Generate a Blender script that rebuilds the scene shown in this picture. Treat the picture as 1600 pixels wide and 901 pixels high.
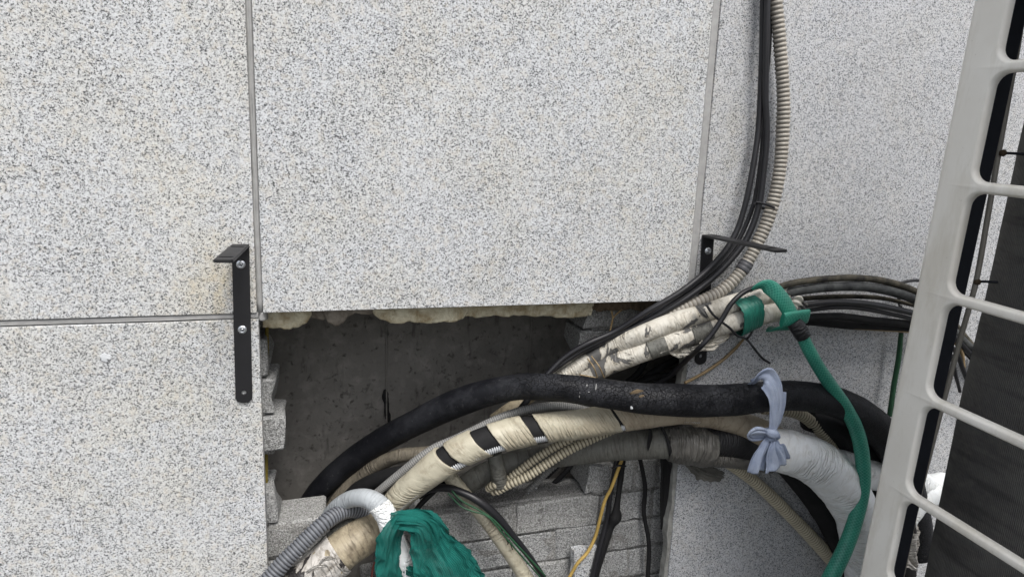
import bpy, bmesh, math, random
from mathutils import Vector, Matrix, noise
random.seed(7)
S = bpy.context.scene
COL = S.collection
for o in list(bpy.data.objects): bpy.data.objects.remove(o)

# ------------------------------------------------------------------ camera
F = 1043.0
def _n(v): return v.normalized()
nrm = _n(Vector((-320, -220, F)))            # world +Y (into the wall) in camera axes (right, down, forward)
dwn = Vector((-200, 5235, F)); dwn = _n(dwn - nrm*dwn.dot(nrm))
xax = dwn.cross(nrm)
MW = Matrix((xax, nrm, -dwn))                # rows: world axes in camera axes
D, H = 1.27, 1.75
CAM = Vector((0, -D, H))
def ray(px, py): return MW @ Vector((px-800, py-450.5, F))
def P(px, py, Y=0.0):
    """point of the place seen at photo pixel (px, py) on the vertical plane y = Y"""
    r = ray(px, py); return CAM + r*((Y+D)/r.y)
def dep(p): return (MW.transposed() @ (p-CAM)).z
cd = bpy.data.cameras.new('camera'); cam = bpy.data.objects.new('camera', cd); COL.objects.link(cam)
T = MW.transposed()
right = Vector((MW[0][0], MW[1][0], MW[2][0])); up = -Vector((MW[0][1], MW[1][1], MW[2][1])); back = -Vector((MW[0][2], MW[1][2], MW[2][2]))
m = Matrix((right, up, back)).transposed().to_4x4(); m.translation = CAM
cam.matrix_world = m
cd.sensor_width = 36; cd.lens = F/1600*36; cd.clip_start = .02; cd.clip_end = 500
S.camera = cam
S.render.resolution_x = 1024; S.render.resolution_y = 576

# ------------------------------------------------------------------ light
W = bpy.data.worlds.new('World'); S.world = W; W.use_nodes = True
SUN_EL, SUN_AZ = math.radians(58), math.radians(170)      # azimuth from +Y clockwise: behind the camera, to the right, so the air conditioner shades the lower right
nt = W.node_tree; nt.nodes.clear()
sky = nt.nodes.new('ShaderNodeTexSky'); sky.sky_type = 'NISHITA'; sky.sun_disc = False
sky.sun_elevation = SUN_EL; sky.sun_rotation = SUN_AZ; sky.dust_density = 4; sky.air_density = 1
hs = nt.nodes.new('ShaderNodeHueSaturation'); hs.inputs['Saturation'].default_value = .38
bg = nt.nodes.new('ShaderNodeBackground'); bg.inputs[1].default_value = .12
wo = nt.nodes.new('ShaderNodeOutputWorld')
nt.links.new(sky.outputs[0], hs.inputs['Color']); nt.links.new(hs.outputs[0], bg.inputs[0]); nt.links.new(bg.outputs[0], wo.inputs[0])
sl = bpy.data.lights.new('sun', 'SUN'); sl.energy = 1.7; sl.angle = math.radians(24); sl.color = (1, .97, .93)
so = bpy.data.objects.new('sun', sl); COL.objects.link(so)
sd = Vector((math.sin(SUN_AZ)*math.cos(SUN_EL), math.cos(SUN_AZ)*math.cos(SUN_EL), math.sin(SUN_EL)))
so.rotation_euler = sd.to_track_quat('Z', 'Y').to_euler(); so.location = (0, -3, 6)
S.view_settings.view_transform = 'Standard'; S.view_settings.look = 'None'
S.view_settings.exposure = 0.64; S.view_settings.gamma = 1
S.render.engine = 'CYCLES'

# ------------------------------------------------------------------ materials
class NT:
    def __init__(s, name):
        s.m = bpy.data.materials.new(name); s.m.use_nodes = True; s.t = s.m.node_tree; s.t.nodes.clear()
        s.out = s.t.nodes.new('ShaderNodeOutputMaterial'); s.b = s.t.nodes.new('ShaderNodeBsdfPrincipled')
        s.t.links.new(s.b.outputs[0], s.out.inputs[0])
    def n(s, typ, ins=None, **kw):
        nd = s.t.nodes.new('ShaderNode'+typ)
        for k, v in kw.items(): setattr(nd, k, v)
        for k, v in (ins or {}).items():
            i = nd.inputs[k]
            if hasattr(v, 'is_output') or isinstance(v, bpy.types.NodeSocket): s.t.links.new(v, i)
            else: i.default_value = v
        return nd
    def obj(s): return s.n('TexCoord').outputs['Object']
    def uv(s): return s.n('TexCoord').outputs['UV']
    def noise(s, scale, detail=3, rough=.55, co=None, dist=0):
        return s.n('TexNoise', {'Vector': co or s.obj(), 'Scale': scale, 'Detail': detail, 'Roughness': rough, 'Distortion': dist}).outputs['Fac']
    def mapr(s, v, a, b, c=0., d=1.):
        return s.n('MapRange', {'Value': v, 'From Min': a, 'From Max': b, 'To Min': c, 'To Max': d}).outputs[0]
    def math(s, op, a, b=0., c=0.):
        return s.n('Math', {0: a, 1: b, 2: c}, operation=op).outputs[0]
    def ramp(s, v, stops, interp='LINEAR'):
        nd = s.n('ValToRGB', {'Fac': v}); r = nd.color_ramp; r.interpolation = interp
        while len(r.elements) < len(stops): r.elements.new(.5)
        for e, (p, c) in zip(r.elements, stops):
            e.position = p; e.color = (*c, 1) if len(c) == 3 else c
        return nd.outputs[0]
    def mix(s, f, a, b, blend='MIX'):
        nd = s.n('Mix', data_type='RGBA', blend_type=blend)
        for i, v in ((0, f), (6, a), (7, b)):
            if isinstance(v, bpy.types.NodeSocket): s.t.links.new(v, nd.inputs[i])
            else: nd.inputs[i].default_value = (*v, 1) if isinstance(v, tuple) and len(v) == 3 else v
        return nd.outputs[2]
    def map(s, co, scale=(1, 1, 1), loc=(0, 0, 0)):
        return s.n('Mapping', {'Vector': co, 'Scale': scale, 'Location': loc}).outputs[0]
    def sep(s, co):
        o = s.n('SeparateXYZ', {0: co}).outputs; return o[0], o[1], o[2]
    def bump(s, h, dist=.001, strength=1., normal=None):
        ins = {'Height': h, 'Distance': dist, 'Strength': strength}
        if normal is not None: ins['Normal'] = normal
        return s.n('Bump', ins).outputs[0]
    def fin(s, col=None, rough=.6, normal=None, spec=.4, metal=0., coat=0):
        for k, v in (('Base Color', col), ('Roughness', rough), ('Normal', normal), ('Specular IOR Level', spec), ('Metallic', metal)):
            if v is None: continue
            if isinstance(v, bpy.types.NodeSocket): s.t.links.new(v, s.b.inputs[k])
            else: s.b.inputs[k].default_value = (*v, 1) if isinstance(v, tuple) else v
        return s.m
MATS = {}
def granite(name, light, mid, dark, seed, tint=.25, stain=None, specks=.5):
    t = NT(name); co = t.map(t.obj(), loc=(seed, seed*.37, 0))
    v1 = t.n('TexVoronoi', {'Vector': co, 'Scale': 430.}); r1 = t.sep(v1.outputs['Color'])[0]
    n1 = t.noise(570, 3, .75, co)
    n2 = t.noise(300, 3, .65, co)
    g = t.math('ADD', t.math('MULTIPLY', r1, .30), t.math('ADD', t.math('MULTIPLY', n1, .75), t.math('MULTIPLY', n2, .55)))   # about .8 mean
    big = t.noise(9, 3, .6, co)
    g = t.math('ADD', g, t.mapr(big, .3, .7, -.018, .018))
    c = t.ramp(t.mapr(g, .53, 1.06), [(0, dark), (.20, tuple(x*1.5 for x in dark)), (.33, mid), (.46, tuple((a+b)/2 for a, b in zip(light, mid))), (.62, light), (1, tuple(min(1, x*1.15) for x in light))])
    v2 = t.n('TexVoronoi', {'Vector': co, 'Scale': 190.}); r2 = t.sep(v2.outputs['Color'])[1]
    speck = t.math('MULTIPLY', t.math('GREATER_THAN', r2, .925), t.math('LESS_THAN', v2.outputs['Distance'], t.mapr(n1, .3, .7, .05, specks)))
    c = t.mix(t.math('MULTIPLY', speck, .9), c, tuple(x*.55 for x in dark))
    pk = t.mapr(t.noise(75, 3, .6, co), .52, .64)
    c = t.mix(t.math('MULTIPLY', pk, tint), c, (light[0]*1.0, light[1]*.90, light[2]*.76))
    yl = t.mapr(t.noise(6, 5, .65, co), .44, .60)
    c = t.mix(t.math('MULTIPLY', yl, tint*1.6), c, (1, .965, .88), 'MULTIPLY')
    drip = t.math('MULTIPLY', t.mapr(t.noise(9, 4, .6, t.map(t.obj(), (1, 1, .06), (seed, 0, 0))), .50, .70), t.mapr(t.noise(3, 3, .6), .35, .6))
    c = t.mix(t.math('MULTIPLY', drip, .3), c, (.90, .885, .82), 'MULTIPLY')
    for (sx, sz, rx, rz, colr, k) in (stain or []):
        x, y, z = t.sep(t.obj())
        dx = t.math('DIVIDE', t.math('SUBTRACT', x, sx), rx); dz = t.math('DIVIDE', t.math('SUBTRACT', z, sz), rz)
        r = t.math('SQRT', t.math('ADD', t.math('MULTIPLY', dx, dx), t.math('MULTIPLY', dz, dz)))
        msk = t.math('MULTIPLY', t.mapr(r, 1, 0), t.mapr(t.noise(28, 4, .7), .38, .66))
        c = t.mix(t.math('MULTIPLY', msk, k), c, colr, 'MULTIPLY')
    return t.fin(c, .78, t.bump(t.math('ADD', n1, t.math('MULTIPLY', speck, -.6)), .0006, .5), .3)
G1 = granite('granite_light', (.59, .605, .62), (.33, .34, .352), (.050, .052, .055), 1.3, .35,
             [(-.14, 1.50, .10, .12, (.93, .82, .62), 1.), (-.2, 1.75, .25, .5, (.97, .95, .86), .2), (-.22, 1.30, .2, .25, (.96, .93, .82), .5)])
G2 = granite('granite_centre', (.585, .602, .62), (.325, .336, .35), (.050, .052, .056), 4.1, .3,
             [(.33, 1.50, .08, .05, (.75, .73, .68), .9), (-.0, 1.62, .08, .2, (.95, .91, .80), .6)], .4)
G3 = granite('granite_right', (.525, .535, .555), (.30, .315, .335), (.08, .083, .09), 8.7, .15,
             [(.87, 1.75, .09, .5, (.86, .83, .74), .8), (.9, 1.50, .16, .09, (.66, .64, .58), .9), (1.0, 1.38, .5, .06, (.72, .71, .68), .9), (1.05, 1.1, .25, .3, (.86, .84, .78), .9)], .45)

def simple(name, col, rough=.6, var=.25, scale=40, bump=.0004, spec=.4, metal=0., col2=None, bscale=None, detail=5):
    t = NT(name); n = t.noise(scale, detail, .6)
    c2 = col2 or tuple(x*(1-var) for x in col)
    c = t.mix(t.mapr(n, .35, .68), col, c2)
    return t.fin(c, t.mapr(n, .2, .8, rough-.06, rough+.08), t.bump(t.noise(bscale or scale*5, 4, .65), bump), spec, metal)
M_seal = simple('grey_sealant', (.37, .37, .365), .6, .2, 60, .0005)
M_sealold = simple('dirty_sealant', (.33, .33, .31), .85, .45, 45, .002)
M_black = simple('black_rubber_cable', (.014, .014, .017), .42, .3, 30, .0002, .5)
M_blackm = simple('dark_matt_rubber', (.012, .012, .013), .75, .3, 30, .0005, .3)
M_brown = simple('weathered_cable', (.095, .085, .062), .75, .6, 50, .0006, .3, col2=(.022, .021, .02))
M_dusty = simple('dusty_rubber', (.018, .019, .021), .6, .3, 45, .0005, .35, col2=(.085, .09, .088))
M_tan = simple('tan_cable', (.30, .22, .12), .6, .3, 60, .0003)
M_yellow = simple('yellow_cable_sheath', (.47, .32, .09), .5, .25, 40, .0002)
M_oliv = simple('dull_yellow_plastic', (.22, .17, .03), .7, .4, 60, .0003)
M_splash = simple('dried_splash', (.15, .11, .065), .9, .4, 90, .0008)
M_greenw = simple('green_wire', (.022, .085, .04), .5, .3, 40, .0002)
M_red = simple('red_wire', (.16, .04, .03), .5, .3, 40, .0002)
M_screw = simple('zinc_screw', (.72, .75, .78), .28, .12, 200, .0001, .5, .9)
M_brk = simple('black_powder_coat', (.012, .012, .014), .5, .3, 25, .00012, .5, bscale=900)
M_frame = None
M_post = simple('dark_painted_steel', (.022, .025, .034), .55, .2, 20, .0002)
M_rod = simple('beige_rod', (.30, .285, .25), .5, .15, 30, .0002)
M_cab = simple('cabinet_paint', (.45, .445, .42), .45, .1, 12, .0002)
M_foam = simple('cream_foam', (.66, .62, .47), .9, .5, 45, .008, .2, col2=(.34, .27, .16), bscale=90)
M_foamg = simple('grey_foam', (.30, .27, .23), .9, .5, 35, .004, .2, col2=(.12, .10, .08), bscale=90)
M_rust = simple('brown_mortar', (.16, .12, .08), .95, .6, 60, .004, .2)
M_twig = simple('dry_root', (.34, .24, .12), .8, .4, 80, .0008)
M_ground = simple('paving', (.09, .09, .088), .85, .3, 3, .003)
M_white = simple('white_flex', (.62, .64, .66), .45, .12, 40, .0002)
M_tie = simple('grey_tie', (.10, .10, .11), .5, .2, 40, .0002)

def framemat():
    t = NT('aged_white_plastic'); n = t.noise(5, 5, .65); st = t.noise(14, 5, .7, t.map(t.obj(), (1, 1, .25)))
    c = t.mix(t.mapr(n, .35, .68), (.80, .79, .745), (.72, .70, .645))
    c = t.mix(t.mapr(st, .46, .68, 0, .75), c, (.58, .55, .475))
    c = t.mix(t.math('MULTIPLY', t.mapr(t.noise(90, 3, .7), .68, .74), .35), c, (.30, .28, .24))
    return t.fin(c, t.mapr(st, .3, .7, .38, .6), t.bump(t.noise(600, 3, .6), .00015), .4)
M_frame = framemat()
def concrete(name, col, pits=True, scale=8, k=.5):
    t = NT(name); co = t.obj(); n = t.noise(scale, 8, .65); n3 = t.noise(scale*5, 5, .6)
    c = t.mix(t.mapr(n, .3, .72), col, tuple(x*k for x in col))
    c = t.mix(t.mapr(n3, .5, .75, 0, .5), c, tuple(min(1, x*1.5) for x in col))
    st = t.mapr(t.noise(30, 4, .7, t.map(co, (1, 1, .18))), .60, .70)
    c = t.mix(t.math('MULTIPLY', st, .55), c, tuple(x*.25 for x in col))
    pit = t.math('MAXIMUM', t.mapr(t.noise(48, 6, .8), .59, .66), t.mapr(t.noise(16, 7, .8), .62, .66, 0, .8))
    c = t.mix(t.math('MULTIPLY', pit, .45 if pits else .2), c, tuple(x*.2 for x in col))
    return t.fin(c, .9, t.bump(t.math('SUBTRACT', t.noise(120, 6, .7), pit), .0015), .2)
M_conc = concrete('stained_concrete', (.225, .216, .20), True, 6, .60)
M_core = concrete('rough_core', (.14, .135, .125))
def brickmat(name, col, k):
    t = NT(name); oi = t.n('ObjectInfo').outputs['Random']
    co = t.n('VectorMath', {0: t.obj(), 1: oi}, operation='ADD').outputs[0]
    n = t.noise(14, 5, .6, co); f = t.noise(300, 4, .75, co); v = t.n('TexVoronoi', {'Vector': co, 'Scale': 330.})
    c = t.mix(t.mapr(n, .35, .7), col, tuple(x*k for x in col))
    c = t.mix(t.mapr(f, .5, .60, 0, .9), c, tuple(x*1.7 for x in col))
    c = t.mix(t.mapr(f, .47, .40, 0, .85), c, tuple(x*.25 for x in col))
    c = t.mix(t.mapr(t.noise(130, 3, .7, co), .56, .66, 0, .6), c, tuple(x*.45 for x in col))
    c = t.mix(t.math('MULTIPLY', t.mapr(t.noise(25, 3, .6, co), .66, .7), .75), c, tuple(x*.3 for x in col))
    c = t.mix(t.mapr(oi, 0, 1, 0, .25), c, (.2, .19, .16))
    return t.fin(c, .93, t.bump(t.math('ADD', f, t.math('MULTIPLY', v.outputs['Distance'], .8)), .002, .9), .2)
M_brick = brickmat('cement_brick', (.36, .365, .365), .8)
M_mort = brickmat('mortar', (.29, .29, .285), .7)

def wrap(name, col, dirt, pitch=.035, wr=.0012, rough=.5, seam=.6, lean=1., dirtk=.7, wscale=(45, 6), fine=.5, peel=None, smudge=None, wavek=.8, wlean=.045):
    """tape wound round a pipe: overlapping turns along u (metres), lean by v"""
    t = NT(name); u, v, _ = t.sep(t.uv()); ob = t.obj()
    wob = t.mapr(t.noise(9, 2, .5), 0, 1, -.16, .16)
    ph = t.math('FRACT', t.math('ADD', t.math('ADD', t.math('DIVIDE', u, pitch), t.math('MULTIPLY', v, lean)), wob))
    edge = t.mapr(ph, .0, .06, 1, 0)
    step = ph
    w1 = t.noise(1, 4, .62, t.map(t.uv(), (wscale[0]*2.2, wscale[1], 1)), .8)
    w2 = t.n('TexWave', {'Vector': t.map(t.uv(), (1, wlean, 1)), 'Scale': 34., 'Distortion': 9., 'Detail': 3., 'Detail Scale': 2.2}, wave_type='BANDS', bands_direction='X').outputs['Fac']
    wmask = t.mapr(t.noise(11, 2, .5), .42, .62)
    hgt = t.math('ADD', t.math('ADD', t.math('MULTIPLY', w1, .8), t.math('MULTIPLY', t.math('MULTIPLY', w2, wmask), wavek)), t.math('MULTIPLY', step, .5*seam))
    dn = t.noise(22, 6, .7)
    c = t.mix(t.math('MULTIPLY', t.mapr(dn, .46, .72), dirtk), col, dirt)
    c = t.mix(t.math('MULTIPLY', t.mapr(w1, .48, .30), fine), c, tuple(x*.7 for x in dirt))
    c = t.mix(t.math('MULTIPLY', edge, .55*seam), c, tuple(x*.45 for x in dirt))
    sp = t.mapr(t.noise(300, 3, .7), .66, .72)
    c = t.mix(t.math('MULTIPLY', sp, .5), c, tuple(x*.3 for x in dirt))
    if smudge:
        c = t.mix(t.mapr(t.noise(7, 4, .6), .55, .68), c, smudge)
    rg = t.mapr(dn, .3, .7, rough-.05, rough+.15)
    if peel:
        pc, thr = peel
        pn = t.noise(13, 5, .62, t.map(ob, loc=(3, 1, 2)), .6)
        msk = t.mapr(pn, thr, thr+.008)
        lip = t.math('MULTIPLY', t.mapr(pn, thr-.03, thr), t.mapr(pn, thr+.012, thr+.004))
        c = t.mix(t.math('MULTIPLY', lip, .5), c, tuple(x*.55 for x in dirt))
        c = t.mix(msk, c, pc)
        hgt = t.math('ADD', hgt, t.math('MULTIPLY', msk, -1.6))
    return t.fin(c, rg, t.bump(hgt, wr), .4)
W_beige = wrap('beige_pipe_tape', (.46, .43, .335), (.25, .21, .145), .07, .0020, .42, .3, 1., .75, (22, 6), .45, smudge=(.36, .32, .24))
W_beiged = wrap('dirty_beige_tape', (.36, .31, .22), (.10, .075, .05), .045, .002, .5, .6, 1., .9)
W_brown = wrap('old_brown_tape', (.17, .15, .115), (.05, .043, .035), .04, .002, .55, .7, 1., .9)
W_tan = wrap('tan_paper_tape', (.40, .345, .26), (.24, .185, .13), .07, .0015, .5, .5, 1., .7)
W_white = wrap('white_pipe_tape', (.88, .91, .92), (.70, .68, .62), .07, .0017, .45, .35, 1.5, .5, (34, 7), .3, wavek=1.6, wlean=.16)
W_wbundle = wrap('peeling_white_tape', (.60, .575, .51), (.33, .29, .22), .055, .0010, .48, .7, -1., .9, (24, 5), .55, peel=((.11, .108, .105), .55))
W_bluegrey = wrap('pale_grey_tape', (.42, .45, .47), (.26, .27, .28), .012, .0014, .6, 1., 0., .5, (90, 3), .3)
W_grey = wrap('grey_tape', (.14, .14, .125), (.06, .055, .045), .06, .0012, .5, .5, 1., .7)
W_foil = wrap('crumpled_dark_tape', (.115, .11, .10), (.05, .047, .04), .05, .003, .4, .5, 1.4, .6, (25, 10), .6)
W_torn = wrap('torn_grey_white_tape', (.52, .50, .47), (.18, .15, .11), .06, .003, .45, .8, 1., .9, (26, 8), .7, peel=((.03, .027, .028), .56))
W_blk = wrap('black_tape', (.016, .016, .018), (.03, .03, .03), .04, .0015, .4, .6, 1., .4)
W_greent = wrap('green_vinyl_tape', (.02, .17, .125), (.012, .09, .07), .05, .001, .4, .4, 1., .5)

def cracked(name):
    t = NT(name); u, v, _ = t.sep(t.uv()); ob = t.obj()
    co = t.map(t.uv(), (1, .17, 1))
    wv = t.n('TexNoise', {'Vector': co, 'Scale': 40., 'Detail': 3.}).outputs['Color']
    cc = t.n('VectorMath', {0: co, 1: t.n('VectorMath', {0: wv, 3: .012}, operation='SCALE').outputs[0]}, operation='ADD').outputs[0]
    vo = t.n('TexVoronoi', {'Vector': cc, 'Scale': 105.}, feature='DISTANCE_TO_EDGE').outputs['Distance']
    vo2 = t.n('TexVoronoi', {'Vector': cc, 'Scale': 240.}, feature='DISTANCE_TO_EDGE').outputs['Distance']
    mk = t.mapr(t.math('ADD', u, t.mapr(t.noise(14, 3, .6), 0, 1, -.25, .25)), .66, .86)
    cr = t.math('MULTIPLY', t.math('MAXIMUM', t.mapr(vo, .05, 0, 0, .8), t.mapr(vo2, .05, 0, 0, .5)), mk)
    dust = t.mapr(t.noise(13, 6, .7), .45, .75)
    c = t.mix(t.math('MULTIPLY', dust, t.mapr(u, .1, .6, .25, 1)), (.007, .0075, .010), (.045, .047, .054))
    c = t.mix(t.math('MULTIPLY', t.mapr(t.noise(120, 4, .7), .6, .75), .35), c, (.12, .12, .12))
    spl = t.math('MULTIPLY', t.mapr(t.noise(10, 4, .7, t.map(ob, loc=(7, 2, 1.2))), .70, .74), .7)
    c = t.mix(spl, c, (.22, .16, .09))
    c = t.mix(cr, c, (.003, .003, .003))
    return t.fin(c, t.mapr(dust, 0, 1, .5, .75), t.bump(t.math('SUBTRACT', t.math('MULTIPLY', t.noise(70, 5, .6), .6), t.math('MULTIPLY', cr, 1.5)), .0016), .25)
M_insul = cracked('cracked_black_insulation')

def hosemat():
    t = NT('braided_green_hose'); u, v, _ = t.sep(t.uv())
    a = t.math('FRACT', t.math('ADD', t.math('MULTIPLY', u, 130.), t.math('MULTIPLY', v, 11.)))
    b = t.math('FRACT', t.math('SUBTRACT', t.math('MULTIPLY', u, 130.), t.math('MULTIPLY', v, 11.)))
    l = t.math('MAXIMUM', t.mapr(a, .22, .0), t.mapr(b, .22, .0))
    n = t.noise(18, 5, .65)
    c = t.mix(t.mapr(n, .35, .7), (.028, .27, .185), (.016, .15, .112))
    c = t.mix(t.math('MULTIPLY', l, .6), c, (.16, .52, .40))
    return t.fin(c, .33, t.bump(l, .0004, .5), .5)
M_hose = hosemat()
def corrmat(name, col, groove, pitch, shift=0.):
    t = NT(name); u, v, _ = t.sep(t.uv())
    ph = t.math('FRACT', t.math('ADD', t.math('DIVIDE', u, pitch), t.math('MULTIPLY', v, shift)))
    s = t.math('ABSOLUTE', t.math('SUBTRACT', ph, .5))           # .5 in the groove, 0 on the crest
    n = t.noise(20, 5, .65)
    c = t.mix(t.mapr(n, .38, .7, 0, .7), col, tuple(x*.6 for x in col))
    c = t.mix(t.mapr(s, .22, .46, 0, .9), c, groove)               # groove shade painted into the colour so the ridges show
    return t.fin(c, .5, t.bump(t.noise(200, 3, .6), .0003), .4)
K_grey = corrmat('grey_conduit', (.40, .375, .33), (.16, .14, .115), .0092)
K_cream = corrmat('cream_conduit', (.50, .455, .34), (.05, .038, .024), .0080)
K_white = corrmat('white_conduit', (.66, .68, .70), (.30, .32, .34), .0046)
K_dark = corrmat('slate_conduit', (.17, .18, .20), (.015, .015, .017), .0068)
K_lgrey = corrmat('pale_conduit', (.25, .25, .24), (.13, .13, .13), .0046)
def coilmat():
    t = NT('coil_fins'); x, y, z = t.sep(t.obj())
    d = t.mapr(t.noise(5, 4, .6), .35, .7); f = t.noise(60, 5, .7)
    rows = t.noise(3, 3, .6, t.map(t.obj(), (1, 2, 14)))
    c = t.mix(d, (.105, .104, .10), (.17, .168, .16))
    c = t.mix(t.mapr(f, .45, .75, 0, .5), c, (.20, .19, .17))
    c = t.mix(t.mapr(rows, .5, .7, 0, .6), c, (.05, .05, .048))
    return t.fin(c, .75, t.bump(f, .0008), .3)
M_coil = coilmat()
def clothmat(name, a, b, weave=900, alpha=None, rough=.9, bd=.0012):
    t = NT(name); n = t.noise(16, 5, .65); u, v, _ = t.sep(t.uv())
    st = t.noise(1, 4, .6, t.map(t.uv(), (8, 60, 1)))
    c = t.mix(t.mapr(n, .35, .7), a, b); c = t.mix(t.mapr(st, .5, .3, 0, .45), c, tuple(x*.55 for x in b))
    t.fin(c, rough, t.bump(t.math('ADD', t.math('MULTIPLY', st, 1.), t.math('MULTIPLY', t.noise(weave, 2, .5), .3)), bd), .1)
    if alpha:
        gx = t.math('ABSOLUTE', t.math('SINE', t.math('MULTIPLY', u, 2400))); gy = t.math('ABSOLUTE', t.math('SINE', t.math('MULTIPLY', v, 110)))
        al = t.mapr(t.math('MAXIMUM', gx, gy), .55, .97, alpha, 1.)
        t.t.links.new(al, t.b.inputs['Alpha'])
    return t.m
M_blue = clothmat('faded_blue_cloth', (.42, .475, .585), (.25, .30, .43))
M_net = clothmat('green_netting', (.016, .145, .122), (.010, .10, .086), 1400, .45, 1., .0005)
M_tatter = clothmat('grey_tatter', (.16, .155, .14), (.08, .08, .07), 500, .4)

# ------------------------------------------------------------------ object helpers
def props(o, label=None, cat=None, group=None, kind=None):
    if label: o['label'] = label
    if cat: o['category'] = cat
    if group: o['group'] = group
    if kind: o['kind'] = kind
    return o
def thing(name, label, cat, loc=(0, 0, 0), group=None):
    o = bpy.data.objects.new(name, None); o.empty_display_size = .05; o.location = loc; COL.objects.link(o)
    return props(o, label, cat, group)
def link(name, me, mat, parent=None, smooth=True, offset=True):
    o = bpy.data.objects.new(name, me); COL.objects.link(o)
    if mat and not me.materials: me.materials.append(mat)
    if smooth: me.shade_smooth()
    if parent:
        o.parent = parent
        if offset:
            top = Vector(parent.location)
            pp = parent
            while pp.parent: pp = pp.parent; top += Vector(pp.location)
            me.transform(Matrix.Translation(-top))
    return o
def bmobj(name, bm, mat, parent=None, smooth=False, offset=True, label=None):
    bmesh.ops.recalc_face_normals(bm, faces=bm.faces)
    me = bpy.data.meshes.new(name); bm.to_mesh(me); bm.free()
    o = link(name, me, mat, parent, smooth, offset)
    if label: o['label'] = label
    return o
def autosmooth(o, ang=40):
    o.data.shade_smooth() if not hasattr(o.data, 'shade_auto_smooth') else None
    bm = bmesh.new(); bm.from_mesh(o.data)
    for e in bm.edges:
        e.smooth = not (len(e.link_faces) == 2 and e.calc_face_angle(0) > math.radians(ang))
    for f in bm.faces: f.smooth = True
    bm.to_mesh(o.data); bm.free()
    w = o.modifiers.new('face_weighted_normals', 'WEIGHTED_NORMAL'); w.keep_sharp = True; w.weight = 100
    return o
def addbox(bm, a, b, bev=0., seg=2):
    r = bmesh.ops.create_cube(bm, size=1.)
    vs = r['verts']; c = [(a[i]+b[i])/2 for i in range(3)]; s = [abs(b[i]-a[i]) for i in range(3)]
    for v in vs: v.co = Vector([v.co[i]*s[i]+c[i] for i in range(3)])
    if bev:
        es = list({e for v in vs for e in v.link_edges})
        bmesh.ops.bevel(bm, geom=es, offset=bev, segments=seg, affect='EDGES', profile=.5)
def box(name, a, b, mat, parent=None, bev=0., label=None, offset=True):
    bm = bmesh.new(); addbox(bm, a, b, bev); o = bmobj(name, bm, mat, parent, label=label, offset=offset)
    if bev: autosmooth(o, 50)
    return o
def cr(p0, p1, p2, p3, t):
    return .5*((2*p1)+(p2-p0)*t+(2*p0-5*p1+4*p2-p3)*t*t+(3*p1-p0-3*p2+p3)*t*t*t)
def spline(pts, rad, step):
    pts = [Vector(p) for p in pts]; n = len(pts)
    Pp = [pts[0]*2-pts[1]]+pts+[pts[-1]*2-pts[-2]]; R = [rad[0]]+list(rad)+[rad[-1]]
    dense = []
    for i in range(n-1):
        k = max(8, int((pts[i+1]-pts[i]).length/.002))
        for j in range(k):
            t = j/k; dense.append((cr(Pp[i], Pp[i+1], Pp[i+2], Pp[i+3], t), max(.0003, cr(R[i], R[i+1], R[i+2], R[i+3], t))))
    dense.append((pts[-1], rad[-1]))
    L = [0]
    for i in range(1, len(dense)): L.append(L[-1]+(dense[i][0]-dense[i-1][0]).length)
    m_ = max(3, int(L[-1]/step)+1); out = []; j = 0
    for i in range(m_):
        s = L[-1]*i/(m_-1)
        while j < len(L)-2 and L[j+1] < s: j += 1
        f = (s-L[j])/max(1e-9, L[j+1]-L[j]); f = min(max(f, 0), 1)
        out.append((dense[j][0].lerp(dense[j+1][0], f), dense[j][1]*(1-f)+dense[j+1][1]*f, s))
    return out
def frames(sp, face=False):
    n = len(sp); tg = []
    for i in range(n):
        tg.append((sp[min(n-1, i+1)][0]-sp[max(0, i-1)][0]).normalized())
    up0 = Vector((0, 1, 0)); a = (up0-tg[0]*up0.dot(tg[0])).normalized(); fr = []
    for i in range(n):
        a = (a-tg[i]*a.dot(tg[i])).normalized()
        if face:                                   # a flattened hose lies with its broad side outwards
            w_ = Vector((-.45, 1, .25)); w_ = w_-tg[i]*w_.dot(tg[i])
            if w_.length > .2: a = a.lerp(w_.normalized(), .6).normalized() if i else w_.normalized()
            fr.append((tg[i], a, tg[i].cross(a))); continue
        yy = (up0-tg[i]*up0.dot(tg[i]))
        if yy.length > .35: a = a.lerp(yy.normalized(), .08).normalized()
        fr.append((tg[i], a, tg[i].cross(a)))
    return fr
def px(lst, off=(0, 0, 0), k=1.):
    """photo pixel trace (px, py, depth behind the granite face, width in px) -> points and radii in metres"""
    pts = [P(a, b, y)+Vector(off) for a, b, y, w in lst]
    return pts, [k*w/2*dep(p)/F for p, (_, _, _, w) in zip(pts, lst)]
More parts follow.
